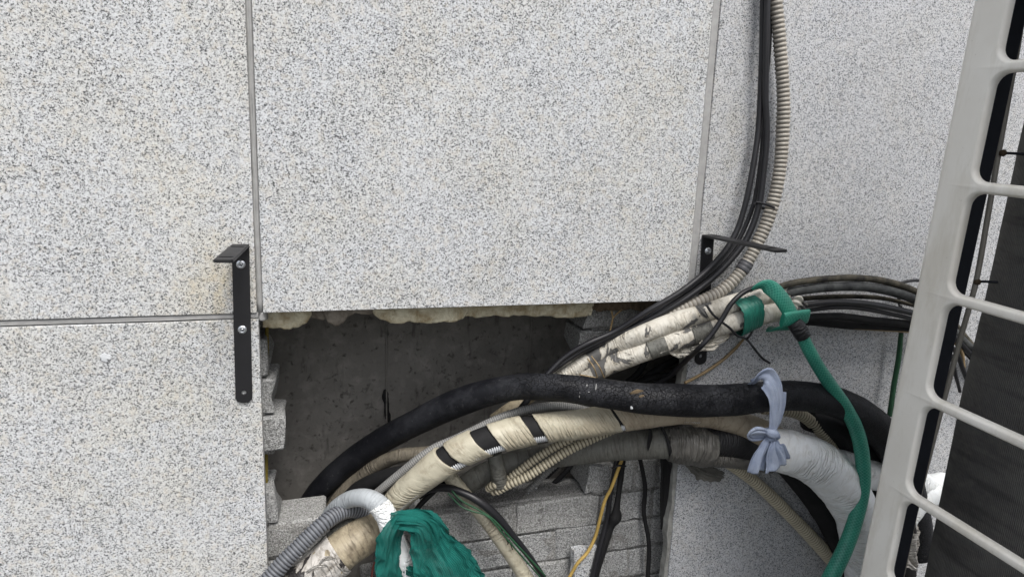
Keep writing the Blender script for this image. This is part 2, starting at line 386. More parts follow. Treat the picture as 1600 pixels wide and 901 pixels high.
def tube(name, path, mat, parent=None, seg=20, step=.004, corr=None, wr=None, flat=None, cap=True, s0=0, s1=1, ang=None, dr=0., kr=1., shift=0., label=None, slant=0., sq=1., tear=0.):
    pts, rad = path
    if corr: step = corr[0]/6
    sp = spline(pts, rad, step); Lt = sp[-1][2]
    fr = frames(sp, bool(flat))
    idx = [i for i in range(len(sp)) if s0*Lt-1e-6 <= sp[i][2] <= s1*Lt+1e-6]
    full = ang is None
    nv = seg if full else seg+1
    vs = []; uvs = []
    sd_ = random.random()*50
    for i in idx:
        p, r, s = sp[i]; t_, a, b = fr[i]
        for k in range(nv):
            th = 2*math.pi*k/seg if full else ang[0]+(ang[1]-ang[0])*k/seg
            rr = r*kr+dr
            if corr:
                ph = (s/corr[0]+shift*th/(2*math.pi)) % 1.0
                c_ = .5-.5*math.cos(2*math.pi*ph); c_ = c_**.6
                rr *= 1-corr[1]*(1-c_)
            if wr:
                q = Vector((s*wr[1]+sd_, math.cos(th)*wr[2], math.sin(th)*wr[2]))
                rr *= 1+wr[0]*(noise.noise(q)*1.0+.45*noise.noise(q*2.7))
            ca, sa = math.cos(th), math.sin(th)
            if sq != 1: ca = math.copysign(abs(ca)**sq, ca); sa = math.copysign(abs(sa)**sq, sa)
            if flat: ca *= flat[0]; sa *= flat[1]
            tr = tear*noise.noise(Vector((math.cos(th)*3+sd_, math.sin(th)*3, i*.01))) if tear and (i in (idx[0], idx[-1])) else 0
            vs.append(p+a*(ca*rr)+b*(sa*rr)-t_*(slant*rr*sa+tr)); uvs.append((s, k/seg))
    fs = []; fuv = []
    m_ = len(idx)
    for i in range(m_-1):
        for k in range(seg):
            k2 = (k+1) % nv if full else k+1
            fs.append((i*nv+k, i*nv+k2, (i+1)*nv+k2, (i+1)*nv+k))
            u0, u1 = uvs[i*nv][0], uvs[(i+1)*nv][0]
            fuv += [(u0, k/seg), (u0, (k+1)/seg), (u1, (k+1)/seg), (u1, k/seg)]
    if cap and full:
        for base, sidx in ((0, idx[0]), ((m_-1)*nv, idx[-1])):
            f = tuple(range(base, base+nv)); fs.append(f if base else f[::-1]); fuv += [(uvs[base][0], .5)]*nv
    me = bpy.data.meshes.new(name); me.from_pydata([tuple(v) for v in vs], [], fs)
    ul = me.uv_layers.new(name='UVMap'); flatuv = [c for uv in fuv for c in uv]
    ul.data.foreach_set('uv', flatuv)
    bm = bmesh.new(); bm.from_mesh(me); bmesh.ops.recalc_face_normals(bm, faces=bm.faces)
    for f in bm.faces: f.smooth = len(f.verts) == 4
    bm.to_mesh(me); bm.free()
    o = link(name, me, mat, parent, False)
    if label: o['label'] = label
    if not full or not cap:
        md = o.modifiers.new('thickness', 'SOLIDIFY'); md.thickness = .0012; md.offset = -1
    return o
def ribbon(name, lst, mat, parent=None, amp=.004, nf=3, curve=0., thick=.0012, step=.004, nw=28, ragged=0., rough=.0, label=None, facing=None, chaos=0., net=False):
    """strip of cloth or film: folds run along its length"""
    pts, rad = px(lst); sp = spline(pts, rad, step); fr = frames(sp); ph0 = random.random()*6
    vs = []; uvs = []; n = len(sp); Y = Vector(facing or (-.25, 1, .1)).normalized()
    sd_ = random.random()*40
    for i, (p, r, s) in enumerate(sp):
        t_ = fr[i][0]; c = t_.cross(Y)
        c = c.normalized() if c.length > 1e-4 else fr[i][2]
        out = t_.cross(c).normalized()
        if out.y > 0: out = -out
        for k in range(nw+1):
            x = -1+2*k/nw
            q = noise.noise(Vector((s*9+sd_, x*1.3, 3)))
            f = math.sin(nf*math.pi*x+ph0+2.2*q+s*9)
            f2 = noise.noise(Vector((s*16+sd_, x*nf*1.6, 7)))
            rg = 1-2.2*abs(noise.noise(Vector((s*13+sd_+.8*q, x*nf*.75+.8*q, 2))))
            rg2 = 1-2.2*abs(noise.noise(Vector((s*40+sd_, x*nf*2.1+2*q, 4))))
            e = 1+ragged*noise.noise(Vector((s*55+sd_, 2*(x > 0), 5)))
            w = x*r*e
            tt = 0.
            if i in (0, n-1) or ragged and (i < 3 or i > n-4): tt = ragged*.02*noise.noise(Vector((x*6, sd_, 1)))
            if net:
                xm = x*r; wob_ = noise.noise(Vector((s*14+sd_, xm*14, 9)))
                big_ = noise.noise(Vector((s*11+sd_, xm*26, 1)))
                ra = 1-2.4*abs(noise.noise(Vector((s*11+sd_+wob_, xm*62+wob_, 2))))
                rb_ = 1-2.4*abs(noise.noise(Vector((s*24+sd_+wob_, xm*130+2*wob_, 4))))
                fr3 = .0022*noise.noise(Vector((s*230, sd_, 2.*(x > 0))))*abs(x)**6
                ed = 1+.16*noise.noise(Vector((s*24+sd_, 3.*(x > 0), 0)))*abs(x)
                vs.append(p+c*(w*ed+fr3)+out*(amp*(2.0*big_+1.1*ra+.4*rb_)-curve*r*x*x)+t_*(tt+.0025*noise.noise(Vector((x*25, sd_, 5)))*(i in (0, n-1)))); uvs.append((s, k/nw)); continue
            vs.append(p+c*w*(1+chaos*.08*rg2*abs(x))+out*(amp*f*(1-.25*abs(x))*(1-.7*chaos)+amp*1.1*f2+chaos*amp*(1.5*rg+.18*rg2)-curve*r*x*x)+t_*tt); uvs.append((s, k/nw))
    fs = []; fuv = []
    for i in range(n-1):
        for k in range(nw):
            a = i*(nw+1)+k; f = (a, a+1, a+nw+2, a+nw+1); fs.append(f); fuv += [uvs[j] for j in f]
    me = bpy.data.meshes.new(name); me.from_pydata([tuple(v) for v in vs], [], fs)
    ul = me.uv_layers.new(name='UVMap'); ul.data.foreach_set('uv', [c for uv in fuv for c in uv])
    o = link(name, me, mat, parent); md = o.modifiers.new('thickness', 'SOLIDIFY'); md.thickness = thick; md.offset = 0
    if label: o['label'] = label
    return o
def blob(name, pts, mat, parent=None, sc=(1, 1, 1), r=.01, amp=.3, fr_=60, sub=3, label=None):
    bm = bmesh.new(); bmesh.ops.create_icosphere(bm, subdivisions=sub, radius=1)
    for v in bm.verts:
        n_ = v.co.normalized(); d = 1+amp*(noise.noise(n_*1.7+Vector(pts)*fr_)+.5*noise.noise(n_*4+Vector(pts)*fr_))
        v.co = Vector((n_.x*sc[0], n_.y*sc[1], n_.z*sc[2]))*r*d+Vector(pts)
    return bmobj(name, bm, mat, parent, True, label=label)

# ------------------------------------------------------------------ ground
bm = bmesh.new(); addbox(bm, (-40, -60, -.3), (40, .6, 0)); props(bmobj('ground', bm, M_ground), kind='structure')

# ------------------------------------------------------------------ granite cladding
wall = thing('granite_wall', 'speckled light grey granite cladding with sealed joints and one panel missing over the pipes', 'wall', (0, 0, 0))
def panel(a, b, mat, y0=0., y1=.03, label=None):
    return box('granite_panel', (a[0], y0, a[1]), (b[0], y1, b[1]), mat, wall, .0015, label)
XL, XC0, XC1, XR = -.0945, -.0838, .797, .817
ZB, ZT = 1.438, 1.450
panel((-.97, ZT), (XL, 2.36), G1); panel((-.97, .50), (XL+.002, ZB), G1, label='lower left panel beside the hole')
panel((-1.86, ZT), (-.982, 2.36), G1); panel((-1.86, .50), (-.982, ZB), G1)
panel((XC0, ZT), (XC1, 2.36), G2, -.001, .029, label='centre panel above the hole')
panel((XR, .30), (2.10, 2.36), G3, .001, .031, label='tall right panel behind the air conditioner')
panel((2.114, .30), (3.4, 2.36), G3)
for x0, x1 in ((-1.86, -.982), (-.97, XL), (XC0, XC1), (XR, 2.10)): panel((x0, 2.372), (x1, 3.3), G2)
for x0, x1 in ((-1.86, -.982), (-.97, XL)): panel((x0, 0.001), (x1, .488), G1)
panel((XC0+.0, .001), (XC1, .488), G2)
panel((XR, .001), (2.10, .288), G3)
def seal(a, b, y0=.004, y1=.028, nm='sealant_joint'):
    """tooled joint: hollow across, uneven along"""
    bm = bmesh.new(); lx, lz = b[0]-a[0], b[1]-a[1]; vert = lz > lx; L = max(lx, lz); w = min(lx, lz)
    n = max(6, int(L/.02)); rows_ = []
    for i in range(n+1):
        u = L*i/n; ring = []
        for k, (c, d) in enumerate(((0, -.0006), (.15, .0004), (.5, .0016), (.85, .0004), (1, -.0006))):
            p = Vector((a[0]+(c*w if vert else u), 0, a[1]+(u if vert else c*w)))
            yy = y0+.0048+d+.0012*noise.noise(p*11+Vector((k*.35, 0, 0)))+.0007*noise.noise(p*60)
            ring.append(bm.verts.new((p.x, yy, p.z)))
        rows_.append(ring)
    for A, B in zip(rows_, rows_[1:]):
        for k in range(4): bm.faces.new((A[k], A[k+1], B[k+1], B[k]))
    o = bmobj(nm, bm, M_seal, wall, True); md = o.modifiers.new('depth', 'SOLIDIFY'); md.thickness = .015; md.offset = 1 if False else 0
    return o
seal((XL+.0002, ZT-.0002), (XC0-.0002, 3.3)); seal((-1.86, ZB+.0002), (XL+.002, ZT-.0004)); seal((XC1+.0002, ZT-.004), (XR-.0002, 3.3), .005)
seal((XL+.0022, ZB-.004), (XC0+.003, ZT-.0006), .006)
seal((-.9818, .5), (-.9702, 3.3)); seal((-1.86, 2.3602), (2.1, 2.3718), .006); seal((-1.86, .4882), (XC1, .4998), .006)
# old sealant left on the cut edge of the right panel
bm = bmesh.new(); prev = None
for i in range(61):
    z = .55+(ZT-.01-.55)*i/60; w = .009+.006*noise.noise(Vector((z*14, 2, 0)))+.003*noise.noise(Vector((z*60, 5, 0)))
    y = .0045+.003*noise.noise(Vector((z*30, 9, 0)))
    ring = [bm.verts.new((XR-.0003, y, z)), bm.verts.new((XR-.0003-w, y+.001, z)), bm.verts.new((XR-.0003-w*1.15, y+.02, z)), bm.verts.new((XR-.0003, y+.024, z))]
    if prev:
        for k in range(4): bm.faces.new((prev[k], prev[(k+1) % 4], ring[(k+1) % 4], ring[k]))
    prev = ring
bmobj('old_sealant_strip', bm, M_sealold, wall, label='rough old sealant on the edge beside the bricks')
# building core behind the cladding (keeps the hole dark), with the hole left open
core = thing('concrete_core', 'dark rough concrete building core seen at the back of the hole with a vertical seam', 'wall', (0, .4, 0))
bm = bmesh.new()
addbox(bm, (-1.86, .0322, 1.476), (3.4, .42, 3.3)); addbox(bm, (-1.86, .0324, 0), (-.40, .42, 1.4758)); addbox(bm, (1.02, .0326, 0), (3.4, .42, 1.4758))
addbox(bm, (-.3998, .2, 0), (1.0198, .42, .62))
bmobj('core_block', bm, M_core, core)
def slabpts(x0, x1): return x0, x1
xs = P(603, 560, .36).x; xs2 = P(830, 540, .36).x
for i, (x0, x1, y) in enumerate(((-.4, xs-.0001, .3607), (xs+.0001, xs2-.0003, .360), (xs2+.0003, 1.02, .3612))):
    box('formwork_panel', (x0, y, .62), (x1, y+.05, 1.476), M_conc, core, .0005)
box('form_ridge', (xs-.001, .354, .62), (xs+.003, .3575, 1.476), M_conc, core, .0008); box('form_ridge', (xs2-.006, .354, .62), (xs2-.001, .3575, 1.476), M_conc, core, .0008)
tube('tar_drip', px([(602, 608, .354, 5), (602, 618, .356, 11), (604, 632, .357, 8), (605, 648, .357, 10), (611, 662, .357, 4)]), M_blackm, core, 10, flat=(.25, 1), wr=(.35, 60, 1))

# ------------------------------------------------------------------ brick wall
bw = thing('brick_wall', 'broken grey cement brick wall with a ledge and a stub of bricks inside the hole', 'wall', (.3, .08, .7))
YF, BD = .080, .105
def brick(x0, x1, z0, z1, y=YF, cut=None, rot=0.):
    bm = bmesh.new(); addbox(bm, (x0, y, z0), (x1, y+BD, z1))
    bmesh.ops.subdivide_edges(bm, edges=[e for e in bm.edges if abs((e.verts[0].co-e.verts[1].co).x) > .05], cuts=3)
    bmesh.ops.subdivide_edges(bm, edges=[e for e in bm.edges if abs((e.verts[0].co-e.verts[1].co).z) > .05 or abs((e.verts[0].co-e.verts[1].co).y) > .06], cuts=1)
    sd_ = random.random()*90
    for v in bm.verts:
        if cut:
            for (xa, side, k) in cut:         # broken end
                if (side > 0 and v.co.x > x1-.001) or (side < 0 and v.co.x < x0+.001):
                    v.co.x += .5*k*(1 if v.co.z > (z0+z1)/2 else -.4)+.012*noise.noise(v.co*30+Vector((sd_, 0, 0)))
        v.co += Vector((noise.noise(v.co*17+Vector((sd_, 0, 0))), noise.noise(v.co*19+Vector((0, sd_, 0))), noise.noise(v.co*15+Vector((0, 0, sd_)))))*.0045+Vector((noise.noise(v.co*55), noise.noise(v.co*58+Vector((4, 4, 4))), noise.noise(v.co*61+Vector((8, 1, 1)))))*.0035
    if rot:
        c = Vector(((x0+x1)/2, y, (z0+z1)/2)); R_ = Matrix.Rotation(rot, 3, 'Y')
        for v in bm.verts: v.co = c+R_@(v.co-c)
    bmesh.ops.bevel(bm, geom=[e for e in bm.edges if e.calc_face_angle(0) > 1], offset=.004, segments=1, affect='EDGES')
    o = bmobj('brick', bm, M_brick, bw); autosmooth(o, 35); return o
mort = bmesh.new()
def mortar(x0, x1, z0, z1, y=YF+.006): addbox(mort, (x0, y, z0), (x1, YF+BD-.004, z1))
BH, PZ = .0745, .080
def row(ztop, spans, mo=None, y=YF):
    for s in spans:
        x0, x1 = s[0], s[1]; cut = s[2] if len(s) > 2 else None
        brick(x0, x1, ztop-BH, ztop, y+random.uniform(-.0025, .0025), cut)
    a = min(s[0] for s in spans)+.006; b = max(s[1] for s in spans)-.006
    if mo: a, b = mo
    mortar(a, b, ztop-PZ-.0015, ztop-.004, y+.004)
ZL = .955
row(ZL, [(.205, .440, [(0, -1, .018)]), (.447, .655), (.664, .70), (.706, .800), (.807, .95)], (.235, .95))
row(ZL-PZ, [(.13, .315), (.322, .544), (.551, .690), (.70, .80), (.807, .95)])
row(ZL-2*PZ, [(.10, .22), (.228, .44), (.448, .66), (.668, .745), (.752, .80), (.807, .95)])
row(ZL-3*PZ, [(-.2, .11), (.118, .33), (.337, .55), (.557, .77), (.777, .95)])
row(ZL-4*PZ, [(-.3, .0), (.008, .22), (.227, .44), (.448, .66), (.668, .95)])
row(ZL+PZ, [(.622, .682, [(0, -1, .006)]), (.690, .744), (.752, .808), (.815, .95)], (.64, .95), YF-.004)
row(ZL+2*PZ-.03, [(.69, .81), (.816, .95)], (.70, .95), YF)
# stub of bricks hanging under the lintel on the right
row(1.440, [(.600, .78, [(0, -1, .02)]), (.787, .95)], (.62, .95), YF+.02)
row(1.440-PZ, [(.61, .70, [(0, -1, -.03), (0, 1, -.01)])], (.64, .69), YF+.02)
# left return behind the lower left panel
ZK = .975
row(ZK, [(-.39, -.18), (-.172, .028, [(0, 1, -.012)])], (-.38, .0))
row(ZK-PZ, [(-.39, -.24), (-.232, .0)], (-.38, -.01))
row(ZK-2*PZ, [(-.39, -.19), (-.182, .02)], (-.38, .0))
for k, xe, c in ((1, -.073, -.012), (3, -.056, .0), (4, -.074, .01), (5, -.084, -.006), (6, -.095, .0)):
    row(ZK+k*PZ, [(-.39, -.19), (-.182, xe, [(0, 1, c)])], (-.38, xe-.02))
for k in (2,): row(ZK+k*PZ, [(-.39, -.19), (-.182, -.11)], (-.38, -.13))
bmesh.ops.subdivide_edges(mort, edges=list(mort.edges), cuts=5, use_grid_fill=True)
for v in mort.verts: v.co += Vector((noise.noise(v.co*50), noise.noise(v.co*47+Vector((9, 9, 9))), noise.noise(v.co*43)))*.005
mo = bmobj('mortar', mort, M_mort, bw, True); mo['kind'] = 'stuff'
# mortar smear on top of the ledge
bm = bmesh.new(); bmesh.ops.create_grid(bm, x_segments=50, y_segments=10, size=.5)
for v in bm.verts:
    v.co = Vector((.235+(v.co.x+.5)*.40, YF+.012+(v.co.y+.5)*.088, ZL+.0025)); v.co.z += .004*noise.noise(v.co*38)+.002*noise.noise(v.co*120)
ob = bmobj('mortar_bed', bm, M_mort, bw, True); md = ob.modifiers.new('t', 'SOLIDIFY'); md.thickness = .004
# loose chips
def chip(name, p, r, sc, mat, label, cat='stone', group=None):
    o = blob(name, p, mat, None, sc, r, .25, 40, 2); props(o, label, cat, group); o.data.shade_flat() if hasattr(o.data, 'shade_flat') else None; return o
bm = bmesh.new(); a = P(897, 858, .05); b = P(928, 905, .05)
addbox(bm, (a.x, .045, b.z), (b.x, .062, a.z)); bmesh.ops.subdivide_edges(bm, edges=list(bm.edges), cuts=3, use_grid_fill=True)
for v in bm.verts:
    v.co += Vector((noise.noise(v.co*45), 0, noise.noise(v.co*51+Vector((3, 1, 2)))))*.010
props(bmobj('granite_offcut', bm, G2), 'small pale granite offcut leaning on the bricks beside the yellow cable', 'stone')
for i, (x_, y_, r_) in enumerate(((838, 762, .0035), (826, 770, .002), (873, 761, .002), (910, 763, .0045), (700, 787, .002))):
    o = blob('mortar_crumb', P(x_, y_, .12), M_white, None, (1, .8, .6), r_, .4, 90, 1)
    props(o, ['pale crumb on the brick ledge left of the middle', 'tiny pale crumb near the front of the brick ledge', 'tiny pale crumb at the back of the brick ledge', 'largest pale crumb at the right end of the brick ledge', 'tiny pale crumb on the brick ledge near the beige pipe'][i], 'rubble', 'crumbs lying on the brick ledge')
    o.location.z = 0
# foam / insulation remains hanging under the centre panel
def foam(name, lst, mat, label, y0, th, cat='insulation'):
    """lst: bottom outline px (x, y); the top is tucked above the panel edge"""
    bm = bmesh.new(); n = len(lst); N = 64; Rr = []
    xs_ = [q[0] for q in lst]
    for i in range(N+1):
        x = xs_[0]+(xs_[-1]-xs_[0])*i/N
        j = max(k for k in range(n-1) if lst[k][0] <= x+1e-6 or k == 0)
        f = (x-lst[j][0])/(lst[j+1][0]-lst[j][0]); y = lst[j][1]*(1-f)+lst[j+1][1]*f
        pb = P(x, y, y0); jag = .0045*noise.noise(pb*55)+.003*abs(noise.noise(pb*150))-.002
        zb = pb.z+jag; zt = 1.474
        ring = []
        for (dy, z) in ((0.004, zt), (0., (zt+zb)/2+.004*noise.noise(pb*35)), (.0005+.002*noise.noise(pb*80), zb+.003), (.003, zb), (th*.8, zb+.004), (th, zb+.012), (th, zt)):
            ring.append(bm.verts.new((pb.x, y0+dy+.0022*noise.noise(Vector((pb.x*110, z*110, 1))), z)))
        Rr.append(ring)
    for i in range(N):
        for k in range(6): bm.faces.new((Rr[i][k], Rr[i+1][k], Rr[i+1][k+1], Rr[i][k+1]))
    bm.faces.new(Rr[0]); bm.faces.new(Rr[-1])
    return props(bmobj(name, bm, mat, None, False), label, cat, 'foam pieces under the centre panel')
foam('foam_piece', [(411, 513), (450, 514), (466, 510), (480, 502), (487, 492)], M_foam, 'cream foam lump under the panel at the left corner of the hole', .034, .03)
foam('foam_piece', [(478, 496), (500, 499), (512, 497), (530, 493), (552, 490)], M_foamg, 'thin brown grey foam strip between the two cream lumps', .050, .03)
foam('foam_piece', [(505, 490), (512, 503), (525, 507), (537, 505), (545, 495), (556, 490), (600, 492)], M_foamg, 'grey rounded foam nub hanging under the centre panel', .042, .02)
foam('foam_piece', [(583, 490), (595, 500), (612, 504), (660, 503), (715, 501), (725, 496), (733, 486)], M_foam, 'long cracked cream foam slab under the middle of the panel', .033, .03)
foam('foam_piece', [(700, 490), (735, 494), (800, 493), (860, 494), (900, 495), (924, 494), (928, 478)], M_foam, 'yellowish flat foam slab at the right part of the panel edge', .045, .03)
foam('foam_piece', [(925, 484), (960, 486), (985, 482), (1010, 487), (1050, 480)], M_rust, 'brown crumbly mortar remains beside the dangling roots', .046, .03, 'mortar')
t_ = thing('dangling_root', 'dry tan forked root dangling from the panel edge in front of the bricks', 'root', P(957, 490, .05))
tube('strand', px([(952, 476, .05, 3), (957, 492, .05, 3), (956, 507, .05, 2), (949, 527, .05, 2)]), M_twig, t_, 6)
tube('strand', px([(979, 479, .05, 2.5), (966, 488, .05, 2.5), (957, 499, .05, 2), (954, 515, .052, 2), (953, 528, .05, 1)]), M_twig, t_, 6)

# ------------------------------------------------------------------ brackets
def plate_bm(outer, holes, th, bev=.0009):
    bm = bmesh.new(); edges = []
    for loop in [outer]+holes:
        vs = [bm.verts.new((x, 0, z)) for x, z in loop]
        edges += [bm.edges.new((vs[i], vs[(i+1) % len(vs)])) for i in range(len(vs))]
    bmesh.ops.triangle_fill(bm, use_beauty=True, use_dissolve=False, edges=edges)
    r = bmesh.ops.extrude_face_region(bm, geom=list(bm.faces))
    for v in [g for g in r['geom'] if isinstance(g, bmesh.types.BMVert)]: v.co.y -= th
    bmesh.ops.recalc_face_normals(bm, faces=bm.faces)
    if bev: bmesh.ops.bevel(bm, geom=[e for e in bm.edges if e.calc_face_angle(0) > .8], offset=bev, segments=2, affect='EDGES')
    return bm
def circ(cx, cz, r, n=18): return [(cx+r*math.cos(2*math.pi*i/n), cz+r*math.sin(2*math.pi*i/n)) for i in range(n)]
def slot(cx, cz, hw, r):
    return [(cx+hw+r*math.cos(a), cz+r*math.sin(a)) for a in [math.radians(-90+20*i) for i in range(10)]]+[(cx-hw+r*math.cos(a), cz+r*math.sin(a)) for a in [math.radians(90+20*i) for i in range(10)]]
BWd, BL = .029, .297
def make_bracket(label, loc, rot, leg, swing):
    t = thing('wall_bracket', label, 'bracket', loc, 'black wall brackets'); h = BWd/2
    outer = [(h, 0), (-h, 0)]+[(h*math.cos(a), -BL+h*.75+h*.75*math.sin(a)) for a in [math.radians(180+15*i) for i in range(13)]]
    bm = plate_bm(outer, [circ(0, -BL+.020, .0045)], .005)
    o = bmobj('upright_plate', bm, M_brk, t, False, False); autosmooth(o, 30)
    # arm: same flat bar bent out of the wall, two slots in it
    outer = [(h, 0), (-h, 0), (-h, -leg+.004), (-h+.004, -leg), (h-.004, -leg), (h, -leg+.004)]
    bm = plate_bm(outer, [slot(0, -.030, .006, .0042), slot(0, -leg+.030, .006, .0042)], .005)
    for v in bm.verts:
        x, y, z = v.co; v.co = Vector((x+swing*z, z*1.0-.0045, -y*1.0-.005-.0+0*x))
    o = bmobj('arm', bm, M_brk, t, False, False); autosmooth(o, 30)
    for zz in (-.036, -.156):
        bm = bmesh.new()
        prof = [(.0, -.0085), (.0022, -.0087), (.0026, -.0068), (.0034, -.0068), (.0042, -.0084), (.0062, -.0074), (.0068, -.0066), (.0076, -.0064), (.0078, -.005)]
        R_ = []
        for r_, y_ in prof:
            if r_ == 0: R_.append([bm.verts.new((0, y_, zz))]*20)
            else: R_.append([bm.verts.new((r_*math.cos(2*math.pi*i/20), y_, zz+r_*math.sin(2*math.pi*i/20))) for i in range(20)])
        for a, b in zip(R_, R_[1:]):
            for i in range(20):
                vs = []
                for v in (a[i], a[(i+1) % 20], b[(i+1) % 20], b[i]):
                    if v not in vs: vs.append(v)
                bm.faces.new(vs)
        sc_ = bmobj('screw', bm, M_screw, t, True, False)
        bm = bmesh.new()
        for an in (0.5, 0.5+math.pi/2):
            r = bmesh.ops.create_cube(bm, size=1.); 
            for v in r['verts']:
                q = Vector((v.co.x*.006, v.co.y*.0012, v.co.z*.0013)); ca, sa = math.cos(an), math.sin(an)
                v.co = Vector((q.x*ca-q.z*sa, q.y-.0082+(.00003 if an < 1 else 0), q.x*sa+q.z*ca+zz))
        s2 = bmobj('screw_recess', bm, M_post, sc_, False, False)
    t.rotation_euler = (0, rot, 0)
    return t
lb = P(376, 381); rb = P(1105.5, 366)
make_bracket('black steel wall bracket on the left granite with three holes uncovered', (lb.x, -.0006, lb.z), math.radians(1.), .175, .055)
make_bracket('black steel wall bracket behind the cables on the right granite', (rb.x, -.0002, rb.z), math.radians(-2.2), .235, -.02)

# ------------------------------------------------------------------ cables coming down from above
def single(name, lst, mat, label, cat, group=None, **kw):
    o = tube(name, px(lst), mat, None, **kw); return props(o, label, cat, group)
KW = dict(seg=12, step=.006)
single('black_cable', [(1193, -60, -.02, 9), (1192, 0, -.02, 9), (1190, 100, -.022, 9), (1186, 190, -.025, 9), (1180, 240, -.03, 9), (1169, 300, -.035, 9), (1157, 345, -.035, 9), (1146, 371, -.035, 9.5), (1130, 396, -.035, 9.5), (1100, 427, -.032, 9.5), (1060, 458, -.03, 9.5), (1010, 487, -.016, 9), (962, 517, .01, 9), (915, 538, .02, 9), (880, 560, .03, 9), (850, 590, .03, 9)],
       M_black, 'black cable dropping from the top, outer left one of the trio, over the panel corner', 'cable', 'black cables from above', **KW)
single('black_cable', [(1200, -60, -.035, 10), (1199, 0, -.035, 10), (1197, 80, -.035, 10), (1196, 150, -.034, 10), (1198, 210, -.036, 10), (1193, 270, -.038, 10), (1186, 320, -.04, 10), (1172, 362, -.04, 10), (1154, 391, -.038, 10), (1115, 433, -.034, 10), (1062, 472, -.024, 10), (1000, 506, 0, 10), (950, 528, .02, 10), (905, 550, .03, 9), (868, 575, .035, 9), (845, 592, .04, 9)],
       M_black, 'black cable dropping from the top, inner one beside the corrugated conduit', 'cable', 'black cables from above', **KW)
single('black_cable', [(1205, -60, -.02, 7), (1204, 0, -.02, 7), (1202, 70, -.02, 7), (1197, 130, -.014, 7), (1193, 200, -.012, 7), (1189, 250, -.012, 7), (1177, 320, -.014, 7), (1150, 382, -.014, 7), (1112, 425, -.014, 7), (1070, 457, -.013, 7), (1010, 497, .01, 7), (950, 533, .03, 7), (900, 556, .04, 7), (862, 578, .045, 7)],
       M_black, 'thinner black cable tucked behind the other two from above', 'cable', 'black cables from above', **KW)
t_ = thing('corrugated_conduit', 'grey beige corrugated conduit hanging from the top right of the black cables', 'conduit', P(1213, 0, -.03))
cpth = px([(1211, -60, -.03, 20), (1213, 0, -.03, 20), (1217, 50, -.03, 21), (1221, 100, -.03, 21), (1224, 150, -.03, 21), (1223, 200, -.03, 22), (1220, 250, -.03, 21), (1212, 300, -.03, 21), (1200, 342, -.03, 21), (1188, 370, -.03, 21), (1173, 400, -.03, 20), (1153, 430, -.03, 20), (1125, 455, -.029, 20), (1090, 471, -.026, 18), (1050, 488, -.014, 17), (1010, 506, .01, 16), (960, 535, .035, 16)])
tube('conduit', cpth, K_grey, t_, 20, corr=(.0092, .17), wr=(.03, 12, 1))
tube('tape_patch', cpth, M_tie, t_, 20, step=.002, s0=.642, s1=.668, kr=1.0, dr=.0006, cap=False, corr=(.0092, .08))
for (s_, q) in ((.50, None),):
    pass
o = tube('cable_tie', px([(1181, 316, -.052, 4), (1195, 319, -.056, 4), (1210, 325, -.05, 4), (1204, 328, -.012, 4), (1183, 322, -.012, 4), (1179, 317, -.04, 4)]), M_black, None, 8, step=.003, flat=(.4, 1))
props(o, 'black cable tie holding the cables and conduit together', 'cable tie')

# ------------------------------------------------------------------ wrapped pipe pair with peeling white tape
t_ = thing('wrapped_pipe', 'upper peeling white taped pipe running up from the hole to the green hose', 'pipe', P(1050, 505, -.02), 'peeling taped pipes')
UP = px([(868, 594, .06, 26), (900, 575, .05, 27), (950, 546, .03, 28), (1000, 523, -.01, 29), (1050, 504, -.03, 30), (1100, 489, -.042, 30), (1140, 476, -.048, 30), (1185, 464, -.05, 30), (1225, 462, -.05, 30)])
tube('white_tape', UP, W_wbundle, t_, 28, step=.003, wr=(.07, 18, 1.2))
t2 = thing('wrapped_pipe', 'lower peeling white taped pipe with bare grey patches and tattered underside', 'pipe', P(1050, 534, -.02), 'peeling taped pipes')
LP = px([(890, 606, .05, 26), (945, 574, .02, 30), (1000, 551, -.012, 32), (1050, 533, -.034, 33), (1100, 516, -.046, 34), (1150, 500, -.055, 34), (1200, 488, -.058, 34), (1240, 482, -.058, 32)])
tube('white_tape', LP, W_wbundle, t2, 28, step=.003, wr=(.08, 18, 1.2))
tube('bare_patch', LP, W_grey, t2, 24, step=.003, s0=.53, s1=.62, ang=(2.2, 4.6), dr=.0012, wr=(.05, 40, 2))
tube('bare_patch', LP, W_grey, t2, 24, step=.003, s0=.355, s1=.43, ang=(2.0, 5.0), dr=.0010, wr=(.05, 40, 2))
tube('green_tape', px([(1147, 496, -.055, 61), (1155, 493, -.055, 61), (1163, 490, -.055, 60), (1171, 487, -.055, 59), (1179, 484, -.055, 58)]), W_greent, t2, 40, step=.002, flat=(.80, 1.0), sq=.7, cap=False, tear=.004, wr=(.05, 22, 1.2))
for i, (lst, nm) in enumerate((([(1080, 546, -.05, 10), (1100, 541, -.055, 14), (1125, 531, -.058, 14), (1150, 521, -.06, 6)], 'flap'), ([(1042, 544, -.04, 8), (1060, 550, -.044, 18), (1082, 549, -.048, 8)], 'flap'), ([(1095, 540, -.07, 16), (1112, 541, -.074, 14), (1122, 536, -.07, 8)], 'flap'),
                     ([(1090, 478, -.07, 6), (1098, 488, -.076, 10), (1106, 496, -.072, 5)], 'flap'), ([(1240, 470, -.075, 14), (1250, 474, -.08, 18), (1258, 482, -.072, 12)], 'flap'))):
    ribbon('torn_flap', lst, W_wbundle, t2, .002, 2, ragged=.5, thick=.0008, step=.003, nw=12)
for lst in ([(918, 560, .01, 2), (928, 574, -.012, 2.4), (934, 592, .0, 2)], [(924, 556, .01, 2), (936, 572, -.012, 2.4), (944, 590, .0, 2)], [(905, 585, .0, 2), (930, 590, -.02, 2.4), (948, 596, -.0, 2)]):
    tube('binding_wire', px(lst), M_tan, t2, 6, step=.003)

